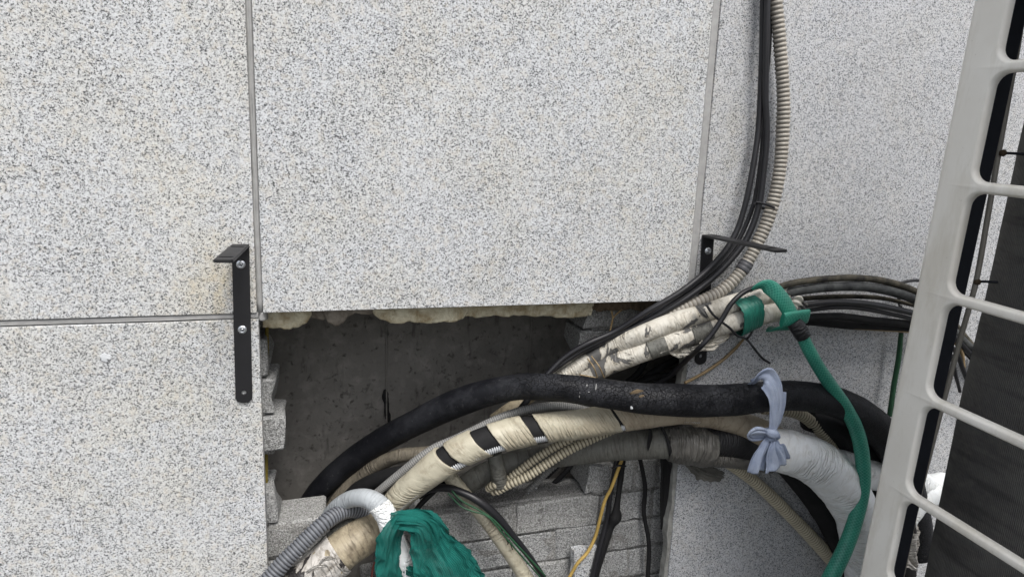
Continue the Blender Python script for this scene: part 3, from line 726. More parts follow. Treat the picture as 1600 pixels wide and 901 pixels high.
# ------------------------------------------------------------------ cables to the air conditioner
G_ = 'cables running to the air conditioner'
CC = [
 ([(1205, 458, -.05, 9), (1222, 447, -.062, 10), (1260, 439, -.065, 11), (1320, 434, -.065, 11), (1370, 437, -.065, 11), (1410, 447, -.065, 11), (1445, 464, -.065, 11), (1485, 500, -.05, 11), (1525, 548, -.04, 11), (1580, 600, -.04, 11)], M_brown, 'topmost weathered brown cable of the bundle leaving the green hose'),
 ([(1200, 472, -.05, 14), (1230, 458, -.06, 15), (1262, 452, -.065, 15), (1300, 448, -.067, 15), (1350, 448, -.067, 15), (1400, 457, -.067, 15), (1440, 474, -.065, 15), (1480, 508, -.05, 15), (1520, 545, -.04, 14), (1570, 575, -.04, 14)], M_dusty, 'thickest black cable second from the top of the bundle'),
 ([(1220, 483, -.055, 9), (1255, 477, -.06, 10), (1300, 472, -.065, 10), (1350, 474, -.067, 10), (1400, 483, -.067, 10), (1440, 494, -.065, 10), (1480, 517, -.055, 10), (1520, 556, -.04, 9), (1570, 610, -.04, 9)], M_black, 'glossy black cable below the gap in the bundle'),
 ([(1220, 490, -.05, 7), (1260, 485, -.055, 7), (1300, 480, -.06, 7.5), (1340, 481, -.06, 7.5), (1390, 490, -.06, 7), (1440, 505, -.06, 7), (1490, 545, -.05, 7), (1506, 580, -.04, 7), (1530, 640, -.04, 7)], M_black, 'slim black cable under the glossy one in the bundle'),
 ([(1225, 500, -.04, 11), (1262, 496, -.045, 12), (1310, 494, -.05, 12), (1360, 500, -.05, 12), (1430, 508, -.05, 12), (1490, 528, -.04, 12), (1530, 552, -.03, 12), (1580, 570, -.03, 12)], M_blackm, 'matt black cable near the bottom of the bundle'),
 ([(1225, 505, -.02, 13), (1265, 502, -.025, 13), (1320, 507, -.03, 14), (1380, 511, -.03, 13), (1440, 515, -.03, 12), (1480, 524, -.03, 10), (1520, 560, -.03, 10), (1560, 610, -.03, 10)], M_blackm, 'lowest dark cable of the bundle lying on the tan wire'),
 ([(1230, 500, -.02, 4), (1275, 505, -.03, 4), (1330, 512, -.035, 4), (1420, 518, -.035, 4), (1470, 520, -.04, 4), (1500, 545, -.04, 6), (1506, 575, -.04, 5)], M_tan, 'thin tan wire along the underside of the cable bundle'),
]
for lst, mt, lb_ in CC: single('cable', lst, mt, lb_, 'cable', G_, seg=12, step=.006, wr=(.05, 20, 1))
single('grey_flat_wire', [(1235, 470, -.03, 9), (1260, 466, -.035, 9), (1320, 463, -.035, 8), (1380, 466, -.035, 7), (1440, 480, -.035, 6)], M_brown, 'flat grey brown wire between the upper and lower cables', 'cable', G_, seg=10, flat=(.5, 1))
single('thin_loop_wire', [(1402, 444, -.03, 5), (1415, 440, -.03, 5), (1432, 438, -.03, 5), (1450, 440, -.03, 5)], M_black, 'thin black wire end poking out above the cable bundle', 'wire', None, seg=8)
single('thin_loop_wire', [(1404, 462, -.03, 5), (1405, 472, -.02, 5), (1408, 482, -.03, 5)], M_black, 'short black wire link crossing the gap in the bundle', 'wire', None, seg=8)
single('white_wire_end', [(1480, 532, -.075, 5), (1486, 526, -.08, 5), (1490, 519, -.075, 5)], M_white, 'short white wire end seen through the grille opening', 'wire', None, seg=8)
single('black_wire_tail', [(1488, 555, -.05, 7), (1492, 580, -.05, 6), (1497, 600, -.05, 5), (1500, 612, -.05, 5)], M_black, 'black wire tail hanging behind the rod of the air conditioner', 'wire', None, seg=8)
single('black_cable_loop', [(1196, 446, -.075, 8), (1180, 449, -.08, 8), (1160, 458, -.085, 8), (1142, 475, -.09, 8), (1130, 495, -.09, 8), (1112, 522, -.088, 8), (1093, 543, -.08, 8), (1070, 565, -.03, 8), (1045, 588, .02, 8), (1020, 602, .05, 8)],
       M_black, 'black cable bending over the white taped pipes into the hole', 'cable', None, seg=12)
single('thin_black_wire', [(1103, 475, -.07, 4), (1114, 491, -.078, 4), (1128, 503, -.082, 4), (1140, 512, -.085, 4), (1152, 524, -.08, 4), (1165, 529, -.06, 4), (1176, 541, -.03, 4), (1190, 558, -.02, 4), (1203, 567, -.02, 4)], M_black, 'thin black wire hanging over the taped pipes with its end on the granite', 'wire', None, seg=8)
single('thin_black_wire', [(1166, 530, -.06, 3.5), (1172, 524, -.065, 3.5), (1176, 516, -.06, 3.5)], M_black, 'short stub of thin black wire below the green tape', 'wire', None, seg=8)
single('tan_wire', [(1163, 528, -.03, 4), (1148, 545, -.012, 5), (1128, 563, -.01, 5), (1100, 582, -.012, 5), (1070, 598, -.02, 5)], M_tan, 'stiff tan wire crossing the granite beside the bracket foot', 'wire', None, seg=8)
for i, lst in enumerate(([(1058, 560, .10, 12), (1020, 582, .10, 12), (985, 610, .12, 12)], [(1010, 560, .14, 10), (995, 585, .14, 10), (960, 612, .16, 10)], [(1055, 585, .06, 10), (1020, 590, .08, 10), (980, 606, .1, 9)])):
    single('shaded_cable', lst, M_blackm, ['dim black cable nearest the bracket foot in the dark gap', 'dim black cable deepest in the dark gap beneath the taped pipes', 'low dim black cable in the dark gap just above the big pipe'][i], 'cable', 'dim cables in the dark gap', seg=10)

# ------------------------------------------------------------------ green hose with strap round the pipes
t_ = thing('green_hose', 'green braided garden hose looped over the white pipes and hanging down on the right', 'hose', P(1250, 500, -.1))
tube('hose', px([(1244, 508, -.115, 15), (1252, 522, -.125, 19), (1263, 545, -.13, 20), (1280, 575, -.135, 20), (1302, 608, -.14, 21), (1326, 645, -.145, 22), (1341, 680, -.15, 22), (1348, 720, -.155, 22), (1348, 760, -.16, 22), (1340, 800, -.165, 22), (1325, 845, -.17, 23), (1308, 882, -.175, 24), (1285, 925, -.18, 24)]), M_hose, t_, 24, wr=(.02, 6, 1))
tube('hose_end', px([(1176, 452, -.085, 10), (1184, 447, -.092, 16), (1196, 446, -.10, 22), (1210, 454, -.106, 26), (1222, 468, -.11, 27), (1234, 487, -.11, 26), (1243, 502, -.108, 24)]), M_hose, t_, 24, flat=(.42, 1), wr=(.05, 20, 1), label='flattened hose end laid over the pipes')
tube('hose_end', px([(1222, 500, -.120, 25), (1234, 498, -.120, 26), (1248, 496, -.120, 26), (1262, 494, -.120, 25)]), M_hose, t_, 24, flat=(.35, 1), wr=(.05, 20, 1), label='flattened hose wrap over the joint', sq=.7)
tube('hose_end', px([(1244, 506, -.085, 18), (1228, 511, -.078, 17), (1212, 514, -.062, 15), (1200, 514, -.04, 12)]), M_hose, t_, 20, flat=(.4, 1), wr=(.05, 20, 1), label='hose tail under the pipes')
tube('tape_joint', px([(1240, 503, -.118, 23), (1248, 514, -.125, 25), (1256, 527, -.13, 22)]), W_blk, t_, 24, step=.002, wr=(.08, 60, 2))
single('dark_green_cord', [(1408, 520, -.03, 7), (1404, 560, -.03, 8), (1397, 600, -.03, 8), (1390, 650, -.04, 8)], M_greenw, 'dark green cord hanging just left of the air conditioner grille', 'cord', None, seg=10)

# ------------------------------------------------------------------ big black insulated pipe
BIG = px([(462, 830, .27, 30), (478, 797, .27, 33), (503, 762, .26, 36), (540, 726, .24, 38), (590, 692, .20, 40), (650, 659, .14, 41), (725, 625, .06, 43), (800, 605, 0, 41), (850, 604, -.04, 42), (900, 608, -.07, 43), (950, 615, -.09, 45), (1000, 622, -.105, 48), (1050, 624, -.115, 51), (1100, 626, -.12, 50), (1150, 624, -.12, 49), (1200, 619, -.12, 46), (1250, 618, -.12, 47), (1300, 627, -.12, 48), (1345, 647, -.12, 50), (1385, 685, -.11, 50), (1410, 735, -.09, 50), (1425, 800, -.07, 50), (1432, 860, -.06, 50)])
props(tube('black_insulated_pipe', BIG, M_insul, None, 36, step=.003, wr=(.05, 9, 1.)), 'thickest black insulated pipe with cracked skin arching across the whole hole', 'pipe')
single('black_insulated_pipe', [(1262, 655, -.045, 34), (1300, 668, -.05, 40), (1335, 692, -.055, 44), (1370, 735, -.05, 46), (1395, 790, -.05, 46), (1405, 850, -.05, 46), (1405, 905, -.05, 46)], M_blackm, 'second dark pipe curving down behind the green hose', 'pipe', 'dark pipes behind the white wrapped pipe', seg=24, wr=(.04, 9, 1))
single('black_insulated_pipe', [(1215, 718, -.035, 30), (1245, 738, -.035, 44), (1280, 775, -.036, 54), (1308, 820, -.036, 54), (1326, 870, -.036, 50), (1334, 930, -.036, 46)], M_blackm, 'dark wide pipe curving down beneath the white wrapped pipe', 'pipe', 'dark pipes behind the white wrapped pipe', seg=24, wr=(.06, 9, 1), flat=(.72, 1))
def surf(px_, py_, path):
    """first point of a pipe met by the view through a photo pixel"""
    q = spline(path[0], path[1], .01); y = -.32
    while y < .3:
        p = P(px_, py_, y)
        if min((p-c).length-r for c, r, _ in q) < 0: return p
        y += .001
    return P(px_, py_, 0)
bigp = bpy.data.objects['black_insulated_pipe']
for (a, b, sc, rr_, mt) in ((987, 636, (1, .4, 1.5), .0032, M_white), (906, 616, (.5, .3, 2), .0035, M_seal), (917, 604, (.4, .3, 1.8), .003, M_seal), (931, 607, (.5, .3, 2.2), .0042, M_seal), (921, 612, (1.4, .3, .6), .002, M_seal), (1289, 604, (1, .4, 1), .002, M_white), (995, 613, (2.2, .16, 1.0), .0065, M_splash), (1003, 620, (1.6, .16, 1.2), .0045, M_splash), (1193, 601, (1, .4, 1), .002, M_white)):
    blob('paint_spot', surf(a, b, BIG), mt, bigp, sc, rr_, .5, 90, 2)
o = blob('paint_spot', P(164, 559, -.0005), M_white, wall, (1.3, .12, 1), .007, .5, 60, 3, label='pale chip mark on the lower left panel')
o = tube('yellow_conduit', px([(417, 470, .12, 6), (417, 560, .12, 6), (416, 660, .12, 6), (416, 800, .12, 6)]), M_oliv, None, 12, corr=(.005, .2)); props(o, 'yellow ribbed conduit almost hidden behind the bricks at the left edge of the hole', 'conduit')

# ------------------------------------------------------------------ beige pipe with black bands
t_ = thing('beige_wrapped_pipe', 'beige taped pipe with three black gaps showing white conduit', 'pipe', P(780, 690, -.02))
BG = px([(590, 818, .03, 30), (608, 795, .02, 35), (633, 769, .005, 41), (664, 743, -.01, 46), (700, 717, -.022, 50), (750, 692, -.03, 50), (800, 677, -.035, 49), (850, 668, -.038, 47), (900, 663, -.042, 46), (950, 655, -.046, 46), (1000, 648, -.052, 44), (1060, 642, -.056, 42), (1110, 645, -.058, 42)])
sp_ = spline(BG[0], BG[1], .002); LBG = sp_[-1][2]
def s_at(x):   # arc fraction where the pipe is seen at photo column x
    best = min(sp_, key=lambda q: abs((800+F*(T@(q[0]-CAM)).x/(T@(q[0]-CAM)).z)-x)); return best[2]/LBG
cuts = [0, s_at(701), s_at(714), s_at(752), s_at(775), s_at(826), s_at(843), s_at(960), s_at(964), 1]
secs = [(cuts[0], cuts[1]), (cuts[2], cuts[3]), (cuts[4], cuts[5]), (cuts[6], cuts[7]), (cuts[8], cuts[9])]
for i, (a, b) in enumerate(secs):
    tube('beige_wrap', BG, W_beige if i < 4 else W_tan, t_, 36, step=.0025, s0=a, s1=b, wr=(.045, 26, 1.), cap=True, slant=.5, tear=.0018, label='tan paper wrap' if i == 4 else None)
tube('inner_black_pipe', BG, M_blackm, t_, 28, step=.004, s0=.03, s1=.97, kr=.89)
# white conduit that shows in the gaps, on the lower front
fr_ = frames(sp_)
wp = []; wr_ = []
for i in range(0, len(sp_), 12):
    p, r, s = sp_[i]; t3, a, b = fr_[i]
    dn = Vector((0, -1.25, -.8)); dn = (dn-t3*dn.dot(t3)).normalized()
    wp.append(p+dn*(r*.54)); wr_.append(r*.45)
tube('white_conduit', (wp, wr_), K_white, t_, 24, corr=(.0046, .14), s0=.02, s1=.98)

# beyond the black pipe the tan wrapping runs on and turns white
single('tan_wrapped_pipe', [(1085, 652, -.055, 30), (1115, 652, -.058, 34), (1150, 660, -.062, 38), (1185, 675, -.07, 44), (1215, 692, -.078, 48)], W_tan, 'tan paper wrapped pipe between the grey wrap and the blue cloth', 'pipe', None, seg=28, step=.003, wr=(.05, 20, 1))
t_ = thing('white_wrapped_pipe', 'thick white taped pipe bundle bending down at the right of the blue cloth', 'pipe', P(1260, 712, -.11))
tube('white_wrap', px([(1192, 700, -.10, 54), (1215, 702, -.105, 66), (1245, 710, -.11, 70), (1280, 726, -.112, 74), (1312, 755, -.115, 74), (1335, 795, -.115, 68), (1346, 840, -.115, 62), (1352, 885, -.115, 60), (1354, 935, -.115, 60)]), W_white, t_, 44, step=.0025, wr=(.05, 22, 1.6))
tube('white_wrap', px([(1300, 728, -.07, 56), (1340, 735, -.07, 56), (1372, 742, -.07, 50), (1420, 752, -.07, 46), (1462, 770, -.06, 46)]), W_white, t_, 36, step=.003, wr=(.09, 22, 1.6), label='branch turning right behind the grille')
single('white_wrapped_pipe', [(1358, 905, -.09, 44), (1385, 850, -.09, 48), (1412, 795, -.08, 50), (1440, 770, -.07, 50), (1475, 762, -.06, 48)], W_white, 'white taped pipe seen low through the grille openings', 'pipe', None, seg=32, step=.003, wr=(.08, 20, 1.4))
ribbon('torn_white_bag', [(1418, 800, -.12, 44), (1420, 840, -.13, 56), (1424, 870, -.13, 36), (1432, 884, -.12, 12)], W_torn, None, .006, 2, ragged=.4, thick=.001)
props(bpy.data.objects['torn_white_bag'], 'torn pale wrapping hanging low behind the grille', 'wrapping')

# ------------------------------------------------------------------ grey wrapped pipe with crumpled tape and dark section
t_ = thing('grey_wrapped_pipe', 'dull grey taped pipe under the beige one with crumpled tape and a dark end', 'pipe', P(950, 697, .02))
GP = px([(712, 768, .10, 30), (745, 746, .085, 34), (790, 727, .075, 36), (840, 714, .07, 38), (900, 706, .05, 40), (950, 698, .02, 44), (1000, 694, -.01, 46), (1040, 692, -.035, 48), (1075, 694, -.05, 54), (1110, 697, -.055, 56)])
tube('grey_wrap', GP, W_grey, t_, 32, step=.003, wr=(.03, 14, 1.))
tube('crumpled_tape', px([(1042, 694, -.037, 50), (1060, 694, -.045, 60), (1085, 695, -.052, 62), (1108, 698, -.055, 60)]), W_foil, t_, 36, step=.0022, wr=(.12, 40, 2.))
tube('dark_section', px([(1100, 690, -.055, 46), (1140, 692, -.06, 48), (1180, 698, -.066, 48), (1205, 703, -.07, 48)]), W_blk, t_, 28, step=.003, wr=(.05, 24, 1.5), flat=(.8, 1))
tube('dark_section', px([(1092, 716, -.06, 24), (1140, 718, -.064, 25), (1180, 723, -.07, 25), (1205, 727, -.074, 24)]), W_foil, t_, 20, step=.003, wr=(.06, 20, 1))
tube('slit', px([(1015, 668, -.045, 4), (1016, 680, -.049, 11), (1014, 694, -.049, 9), (1013, 706, -.046, 2)]), M_blackm, t_, 12, step=.002, flat=(.25, 1))
tube('edge_band', px([(1034, 668, -.05, 5), (1042, 684, -.064, 5), (1047, 704, -.07, 6), (1047, 722, -.05, 6)]), M_blackm, t_, 8, step=.003)
ribbon('tatter', [(1072, 716, -.05, 18), (1090, 730, -.05, 26), (1108, 740, -.045, 26), (1130, 745, -.04, 18)], M_tatter, t_, .003, 2, ragged=.5, thick=.0006)
ribbon('black_rubber_strip', [(1041, 708, .0, 24), (1040, 740, .012, 20), (1037, 780, .02, 14), (1034, 826, .03, 3)], M_blackm, None, .0015, 1, thick=.003, nw=8)
props(bpy.data.objects['black_rubber_strip'], 'tapering black rubber strip hanging beside the old sealant', 'strip')
t_ = thing('conduit_stub', 'stub of cream conduits tied with grey tape below the banded beige pipe', 'conduit', P(778, 740, .03))
tube('grey_tape_wrap', px([(772, 708, .02, 24), (777, 730, .015, 25), (781, 757, .02, 25)]), W_grey, t_, 20, step=.003, wr=(.08, 20, 1))
tube('stub_end', px([(762, 764, .03, 12), (772, 757, .015, 13), (786, 757, .01, 12)]), K_cream, t_, 16, corr=(.0080, .24))

# ------------------------------------------------------------------ corrugated conduits
def conduit(lst, mat, label, corr=(.0080, .24), name='corrugated_conduit', seg=18, group='slim corrugated conduits'):
    o = tube(name, px(lst), mat, None, seg, corr=corr); return props(o, label, 'conduit', group)
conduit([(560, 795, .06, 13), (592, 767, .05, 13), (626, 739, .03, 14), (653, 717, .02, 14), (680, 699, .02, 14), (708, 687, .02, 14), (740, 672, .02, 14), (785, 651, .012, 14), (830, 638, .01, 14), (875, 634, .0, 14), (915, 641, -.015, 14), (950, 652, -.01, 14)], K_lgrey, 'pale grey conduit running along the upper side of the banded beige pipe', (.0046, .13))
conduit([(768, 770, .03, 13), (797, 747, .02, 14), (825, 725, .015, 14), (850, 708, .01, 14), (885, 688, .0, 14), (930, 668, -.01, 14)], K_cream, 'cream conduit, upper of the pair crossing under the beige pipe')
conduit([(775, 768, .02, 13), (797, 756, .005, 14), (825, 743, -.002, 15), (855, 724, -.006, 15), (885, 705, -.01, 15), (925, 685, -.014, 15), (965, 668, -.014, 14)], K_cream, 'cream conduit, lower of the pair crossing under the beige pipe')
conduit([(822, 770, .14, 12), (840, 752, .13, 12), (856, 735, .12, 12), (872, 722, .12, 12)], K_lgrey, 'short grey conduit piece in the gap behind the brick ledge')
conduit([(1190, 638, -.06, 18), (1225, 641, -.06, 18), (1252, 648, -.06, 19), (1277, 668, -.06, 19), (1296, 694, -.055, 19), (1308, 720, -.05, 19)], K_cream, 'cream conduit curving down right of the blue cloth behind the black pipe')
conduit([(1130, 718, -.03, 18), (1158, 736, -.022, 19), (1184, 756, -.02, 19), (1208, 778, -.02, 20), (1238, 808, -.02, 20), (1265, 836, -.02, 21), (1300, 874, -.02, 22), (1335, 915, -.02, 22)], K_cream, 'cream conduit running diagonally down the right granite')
single('dim_cable', [(860, 760, .16, 8), (885, 735, .15, 8), (900, 715, .14, 8)], M_blackm, 'dim black cable behind the brick ledge on the left', 'cable', 'dim cables behind the ledge', seg=8)
single('dim_cable', [(835, 765, .20, 9), (870, 728, .2, 9), (900, 705, .2, 9)], M_blackm, 'dim black cable behind the brick ledge further back', 'cable', 'dim cables behind the ledge', seg=8)
single('old_brown_pipe', [(488, 826, .23, 20), (510, 803, .23, 21), (535, 772, .23, 22), (560, 747, .22, 23), (592, 724, .19, 23), (628, 711, .15, 22), (665, 708, .12, 22), (705, 703, .10, 22)], W_brown, 'grimy brown taped pipe arching behind the pale conduit', 'pipe', None, seg=22, wr=(.07, 22, 1.4))
single('dark_thin_pipe', [(505, 825, .22, 22), (530, 796, .22, 24), (560, 765, .2, 26), (600, 745, .16, 24), (640, 735, .12, 20)], M_blackm, 'dark pipe lying just under the grimy brown one', 'pipe', None, seg=16)
single('tan_flat_pipe', [(775, 660, .09, 30), (800, 640, .08, 26), (825, 622, .07, 20), (850, 605, .06, 18), (900, 578, .07, 18)], W_beiged, 'dirty beige pipe emerging from behind the big black pipe', 'pipe', None, seg=20, wr=(.04, 10, 1))
single('black_short_cable', [(812, 640, .05, 10), (824, 625, .04, 10), (836, 608, .05, 9)], M_black, 'short black cable end between the black pipe and the conduit', 'cable', None, seg=10)

# ------------------------------------------------------------------ lower left group
t_ = thing('pale_wrapped_hose', 'pale grey wrapped hose arching over and turning down white behind green netting', 'hose', P(575, 790, -.02))
AR = px([(498, 838, .10, 16), (508, 812, .08, 19), (525, 792, .05, 23), (548, 779, .02, 26), (572, 778, -.01, 29), (592, 789, -.03, 32), (605, 808, -.045, 32), (612, 832, -.055, 30), (622, 858, -.06, 28), (634, 886, -.065, 27), (640, 920, -.07, 27)])
tube('hose', AR, W_bluegrey, t_, 30, step=.0022, s1=.62, wr=(.03, 30, 1))
tube('white_wrap', AR, W_white, t_, 30, step=.0022, s0=.56, s1=1, wr=(.06, 30, 1.3), dr=.0012, slant=-.4)
conduit([(572, 800, .05, 24), (548, 796, .035, 25), (526, 803, .02, 26), (505, 818, .0, 27), (478, 843, -.015, 27), (447, 874, -.03, 28), (424, 900, -.04, 29), (400, 930, -.05, 30)], K_dark, 'dark grey ribbed conduit coming up from the lower left corner of the hole', (.0068, .15), seg=24, group=None)
t_ = thing('torn_wrapped_pipe', 'dirty torn taped pipe at the lower left with white peeling patches', 'pipe', P(540, 860, 0))
TP = px([(592, 818, .03, 40), (575, 832, .02, 54), (548, 850, .01, 60), (515, 876, .0, 62), (480, 905, -.01, 62), (445, 935, -.02, 62)])
tube('beige_wrap', TP, W_beiged, t_, 36, step=.0025, wr=(.06, 22, 1.3))
tube('torn_wrap', TP, W_torn, t_, 36, step=.0025, s0=.42, s1=1, ang=(2.0, 5.2), dr=.0025, wr=(.10, 30, 1.6))
for lst in ([(500, 880, -.054, 5), (510, 872, -.058, 9), (523, 872, -.054, 4)], [(480, 893, -.054, 5), (492, 886, -.06, 10), (508, 884, -.056, 4)]):
    ribbon('torn_flap', lst, W_torn, t_, .001, 2, ragged=.5, thick=.0008, nw=12, step=.002)
single('thin_grey_pipe', [(572, 812, .06, 16), (548, 818, .045, 20), (520, 838, .03, 20), (490, 866, .02, 20), (460, 895, .01, 20), (430, 925, .0, 20)], W_grey, 'thin grey taped pipe between the ribbed conduit and the torn pipe', 'pipe', None, seg=18, wr=(.05, 20, 1))
single('red_wire', [(590, 868, .02, 3), (583, 885, .02, 3), (580, 910, .02, 3)], M_red, 'thin red wire at the lower left in front of the bricks', 'wire', None, seg=6)
single('red_wire', [(632, 884, .0, 5), (650, 888, -.01, 5), (664, 894, -.01, 5), (676, 905, -.01, 5)], M_red, 'dull red tube end between the lobes of green netting', 'wire', None, seg=8)
t_ = thing('green_netting', 'crumpled dark green netting tied round the pale hose at the bottom', 'netting', P(640, 830, -.1))
NF = (-.3, 1, .25)
ribbon('net_lobe', [(655, 806, -.085, 14), (634, 806, -.095, 28), (618, 824, -.10, 42), (608, 852, -.10, 46), (606, 882, -.10, 42), (612, 925, -.10, 44)], M_net, t_, .0052, 4, .2, .0006, ragged=.16, nw=60, facing=NF, net=True)
ribbon('net_lobe', [(612, 812, -.095, 26), (634, 812, -.105, 34), (658, 817, -.11, 44), (668, 838, -.112, 56), (678, 864, -.11, 74), (694, 894, -.11, 104), (704, 935, -.11, 120)], M_net, t_, .0062, 5, .15, .0006, ragged=.2, nw=80, facing=NF, net=True)
ribbon('net_lobe', [(640, 800, -.085, 18), (664, 804, -.095, 22), (681, 820, -.10, 26), (692, 845, -.095, 30), (716, 872, -.09, 36), (738, 895, -.09, 30), (750, 925, -.09, 26)], M_net, t_, .006, 2, .2, .0006, ragged=.2, nw=36, facing=NF, net=True)
ribbon('net_lobe', [(634, 888, -.09, 16), (648, 896, -.095, 22), (664, 905, -.1, 26), (680, 925, -.1, 30)], M_net, t_, .006, 3, .2, .001, ragged=.3, nw=30, facing=NF, net=True)
tube('string', px([(632, 878, -.105, 2), (633, 892, -.105, 2), (632, 915, -.105, 2)]), M_white, t_, 6)

# ------------------------------------------------------------------ pipes crossing the ledge bricks
t_ = thing('slim_beige_pipe', 'slim beige taped pipe crossing diagonally down over the brick ledge', 'pipe', P(760, 810, .03))
tube('tape', px([(688, 722, .05, 20), (706, 748, .045, 22), (728, 774, .035, 22), (750, 800, .02, 22), (774, 832, .01, 22), (800, 868, .0, 23), (830, 915, -.01, 24)]), W_beige, t_, 24, step=.003, wr=(.06, 22, 1.3))
for lst in ([(783, 826, -.03, 1.6), (787, 834, -.03, 1.6)], [(786, 824, -.03, 1.6), (784, 833, -.03, 1.6)], [(789, 832, -.03, 1.6), (795, 838, -.03, 1.6)], [(790, 838, -.03, 1.6), (793, 846, -.03, 1.6)], [(796, 842, -.03, 1.6), (793, 850, -.03, 1.6)], [(797, 848, -.03, 1.6), (801, 858, -.03, 1.6)]):
    tube('pen_mark', px([(a, b, -.0185, w) for a, b, c, w in lst]), M_blackm, t_, 6)
single('black_thin_pipe', [(655, 775, .06, 10), (672, 764, .05, 11), (698, 762, .03, 12), (725, 770, .01, 12), (752, 785, -.005, 13), (778, 808, -.01, 13), (802, 838, -.01, 12), (828, 870, -.01, 10), (852, 905, -.01, 8)], M_black, 'black flexible pipe arching over the slim beige pipe', 'pipe', None, seg=14)
single('green_wire', [(706, 766, .01, 3), (722, 782, .0, 3), (748, 796, -.01, 3), (772, 812, -.02, 3), (798, 840, -.025, 3.2), (824, 868, -.025, 3.2), (852, 899, -.025, 3.2)], M_greenw, 'upper green wire beside the black flexible pipe', 'wire', 'thin green wires', seg=6)
single('green_wire', [(700, 770, .01, 2.5), (720, 790, .0, 2.5), (738, 798, -.01, 2.5), (764, 808, -.02, 2.5), (796, 846, -.03, 2.5), (846, 903, -.03, 2.5)], M_greenw, 'lower green wire beside the black flexible pipe', 'wire', 'thin green wires', seg=6)
single('yellow_cable', [(976, 700, .045, 5), (972, 716, .03, 5.5), (964, 738, .03, 5.5), (955, 762, .03, 5.5), (945, 782, .03, 5.5), (937, 812, .03, 5.5), (930, 838, .03, 5.5), (918, 862, .025, 5.5), (902, 880, .02, 5.5), (888, 904, .02, 5.5)], M_yellow, 'yellow cable hanging in front of the brick stub', 'cable', None, seg=10)
single('black_strap', [(965, 712, .05, 8), (960, 738, .045, 8), (953, 775, .045, 8), (948, 812, .045, 9), (938, 852, .04, 10), (925, 905, .035, 10)], M_black, 'black cable running just right of the yellow cable', 'cable', None, seg=10)
single('black_strap', [(974, 712, .05, 11), (970, 745, .05, 11), (966, 775, .048, 11), (963, 795, .045, 14), (962, 808, .043, 24), (954, 822, .045, 16), (946, 850, .04, 13), (936, 880, .04, 13), (928, 910, .04, 13)], M_blackm, 'taped black cable with a swollen joint in front of the bricks', 'cable', None, seg=14, wr=(.08, 30, 1.4), flat=(.7, 1))
single('strap_tie', [(956, 731, .03, 3), (966, 727, .022, 3), (978, 728, .03, 3)], M_black, 'black tie round the yellow cable below the grey pipe', 'cable tie', None, seg=6)
single('dim_cable', [(1000, 716, .05, 7), (1008, 760, .06, 7), (1006, 800, .06, 7), (1014, 850, .05, 7), (1012, 905, .05, 7)], M_blackm, 'slim dim cable hanging over the brick stub beside the rubber strip', 'cable', None, seg=8)
single('dim_cable', [(700, 748, .09, 9), (680, 765, .06, 9), (655, 790, .05, 9), (640, 815, .04, 9)], M_blackm, 'dim cable going down behind the green netting', 'cable', None, seg=8)
single('grey_hose', [(585, 905, .03, 8), (600, 880, .035, 8), (620, 870, .04, 8), (660, 880, .035, 8), (690, 905, .03, 8)], M_brown, 'brown grey cable looping behind the green netting', 'cable', None, seg=8)

# ------------------------------------------------------------------ blue cloth
t_ = thing('blue_cloth', 'faded blue cloth strip tied in a knot round the black pipe', 'cloth', P(1207, 680, -.17))
ribbon('band', [(1173, 598, -.12, 12), (1186, 590, -.148, 22), (1200, 591, -.160, 34), (1210, 606, -.168, 36), (1214, 628, -.173, 31), (1212, 650, -.175, 24), (1208, 674, -.175, 17)], M_blue, t_, .004, 2, .3, .0008, nw=32, chaos=.6)
ribbon('band', [(1226, 612, -.158, 8), (1224, 632, -.165, 10), (1218, 655, -.17, 12), (1210, 674, -.172, 10)], M_blue, t_, .002, 2, .2, .0012, nw=16)
tube('knot', px([(1199, 671, -.165, 8), (1203, 676, -.18, 13), (1210, 678, -.182, 14), (1215, 682, -.172, 9)]), M_blue, t_, 18, step=.0015, wr=(.22, 60, 2))
tube('knot', px([(1198, 682, -.165, 6), (1203, 686, -.176, 8), (1209, 685, -.178, 8), (1213, 680, -.17, 6)]), M_blue, t_, 14, step=.0015, wr=(.2, 60, 2))
ribbon('loop', [(1204, 677, -.172, 7), (1192, 674, -.178, 12), (1180, 674, -.178, 15), (1170, 679, -.172, 8), (1176, 684, -.166, 10), (1190, 683, -.164, 10), (1203, 680, -.166, 7)], M_blue, t_, .0015, 2, .2, .0012, nw=16)
ribbon('tail', [(1203, 684, -.172, 10), (1196, 700, -.176, 28), (1188, 717, -.176, 34), (1184, 737, -.174, 37)], M_blue, t_, .004, 2, .2, .0008, nw=32, ragged=.16, chaos=.6)
ribbon('tail', [(1208, 684, -.172, 10), (1211, 698, -.182, 30), (1215, 710, -.184, 42), (1219, 728, -.184, 52)], M_blue, t_, .005, 3, .2, .0008, nw=40, ragged=.16, chaos=.6)

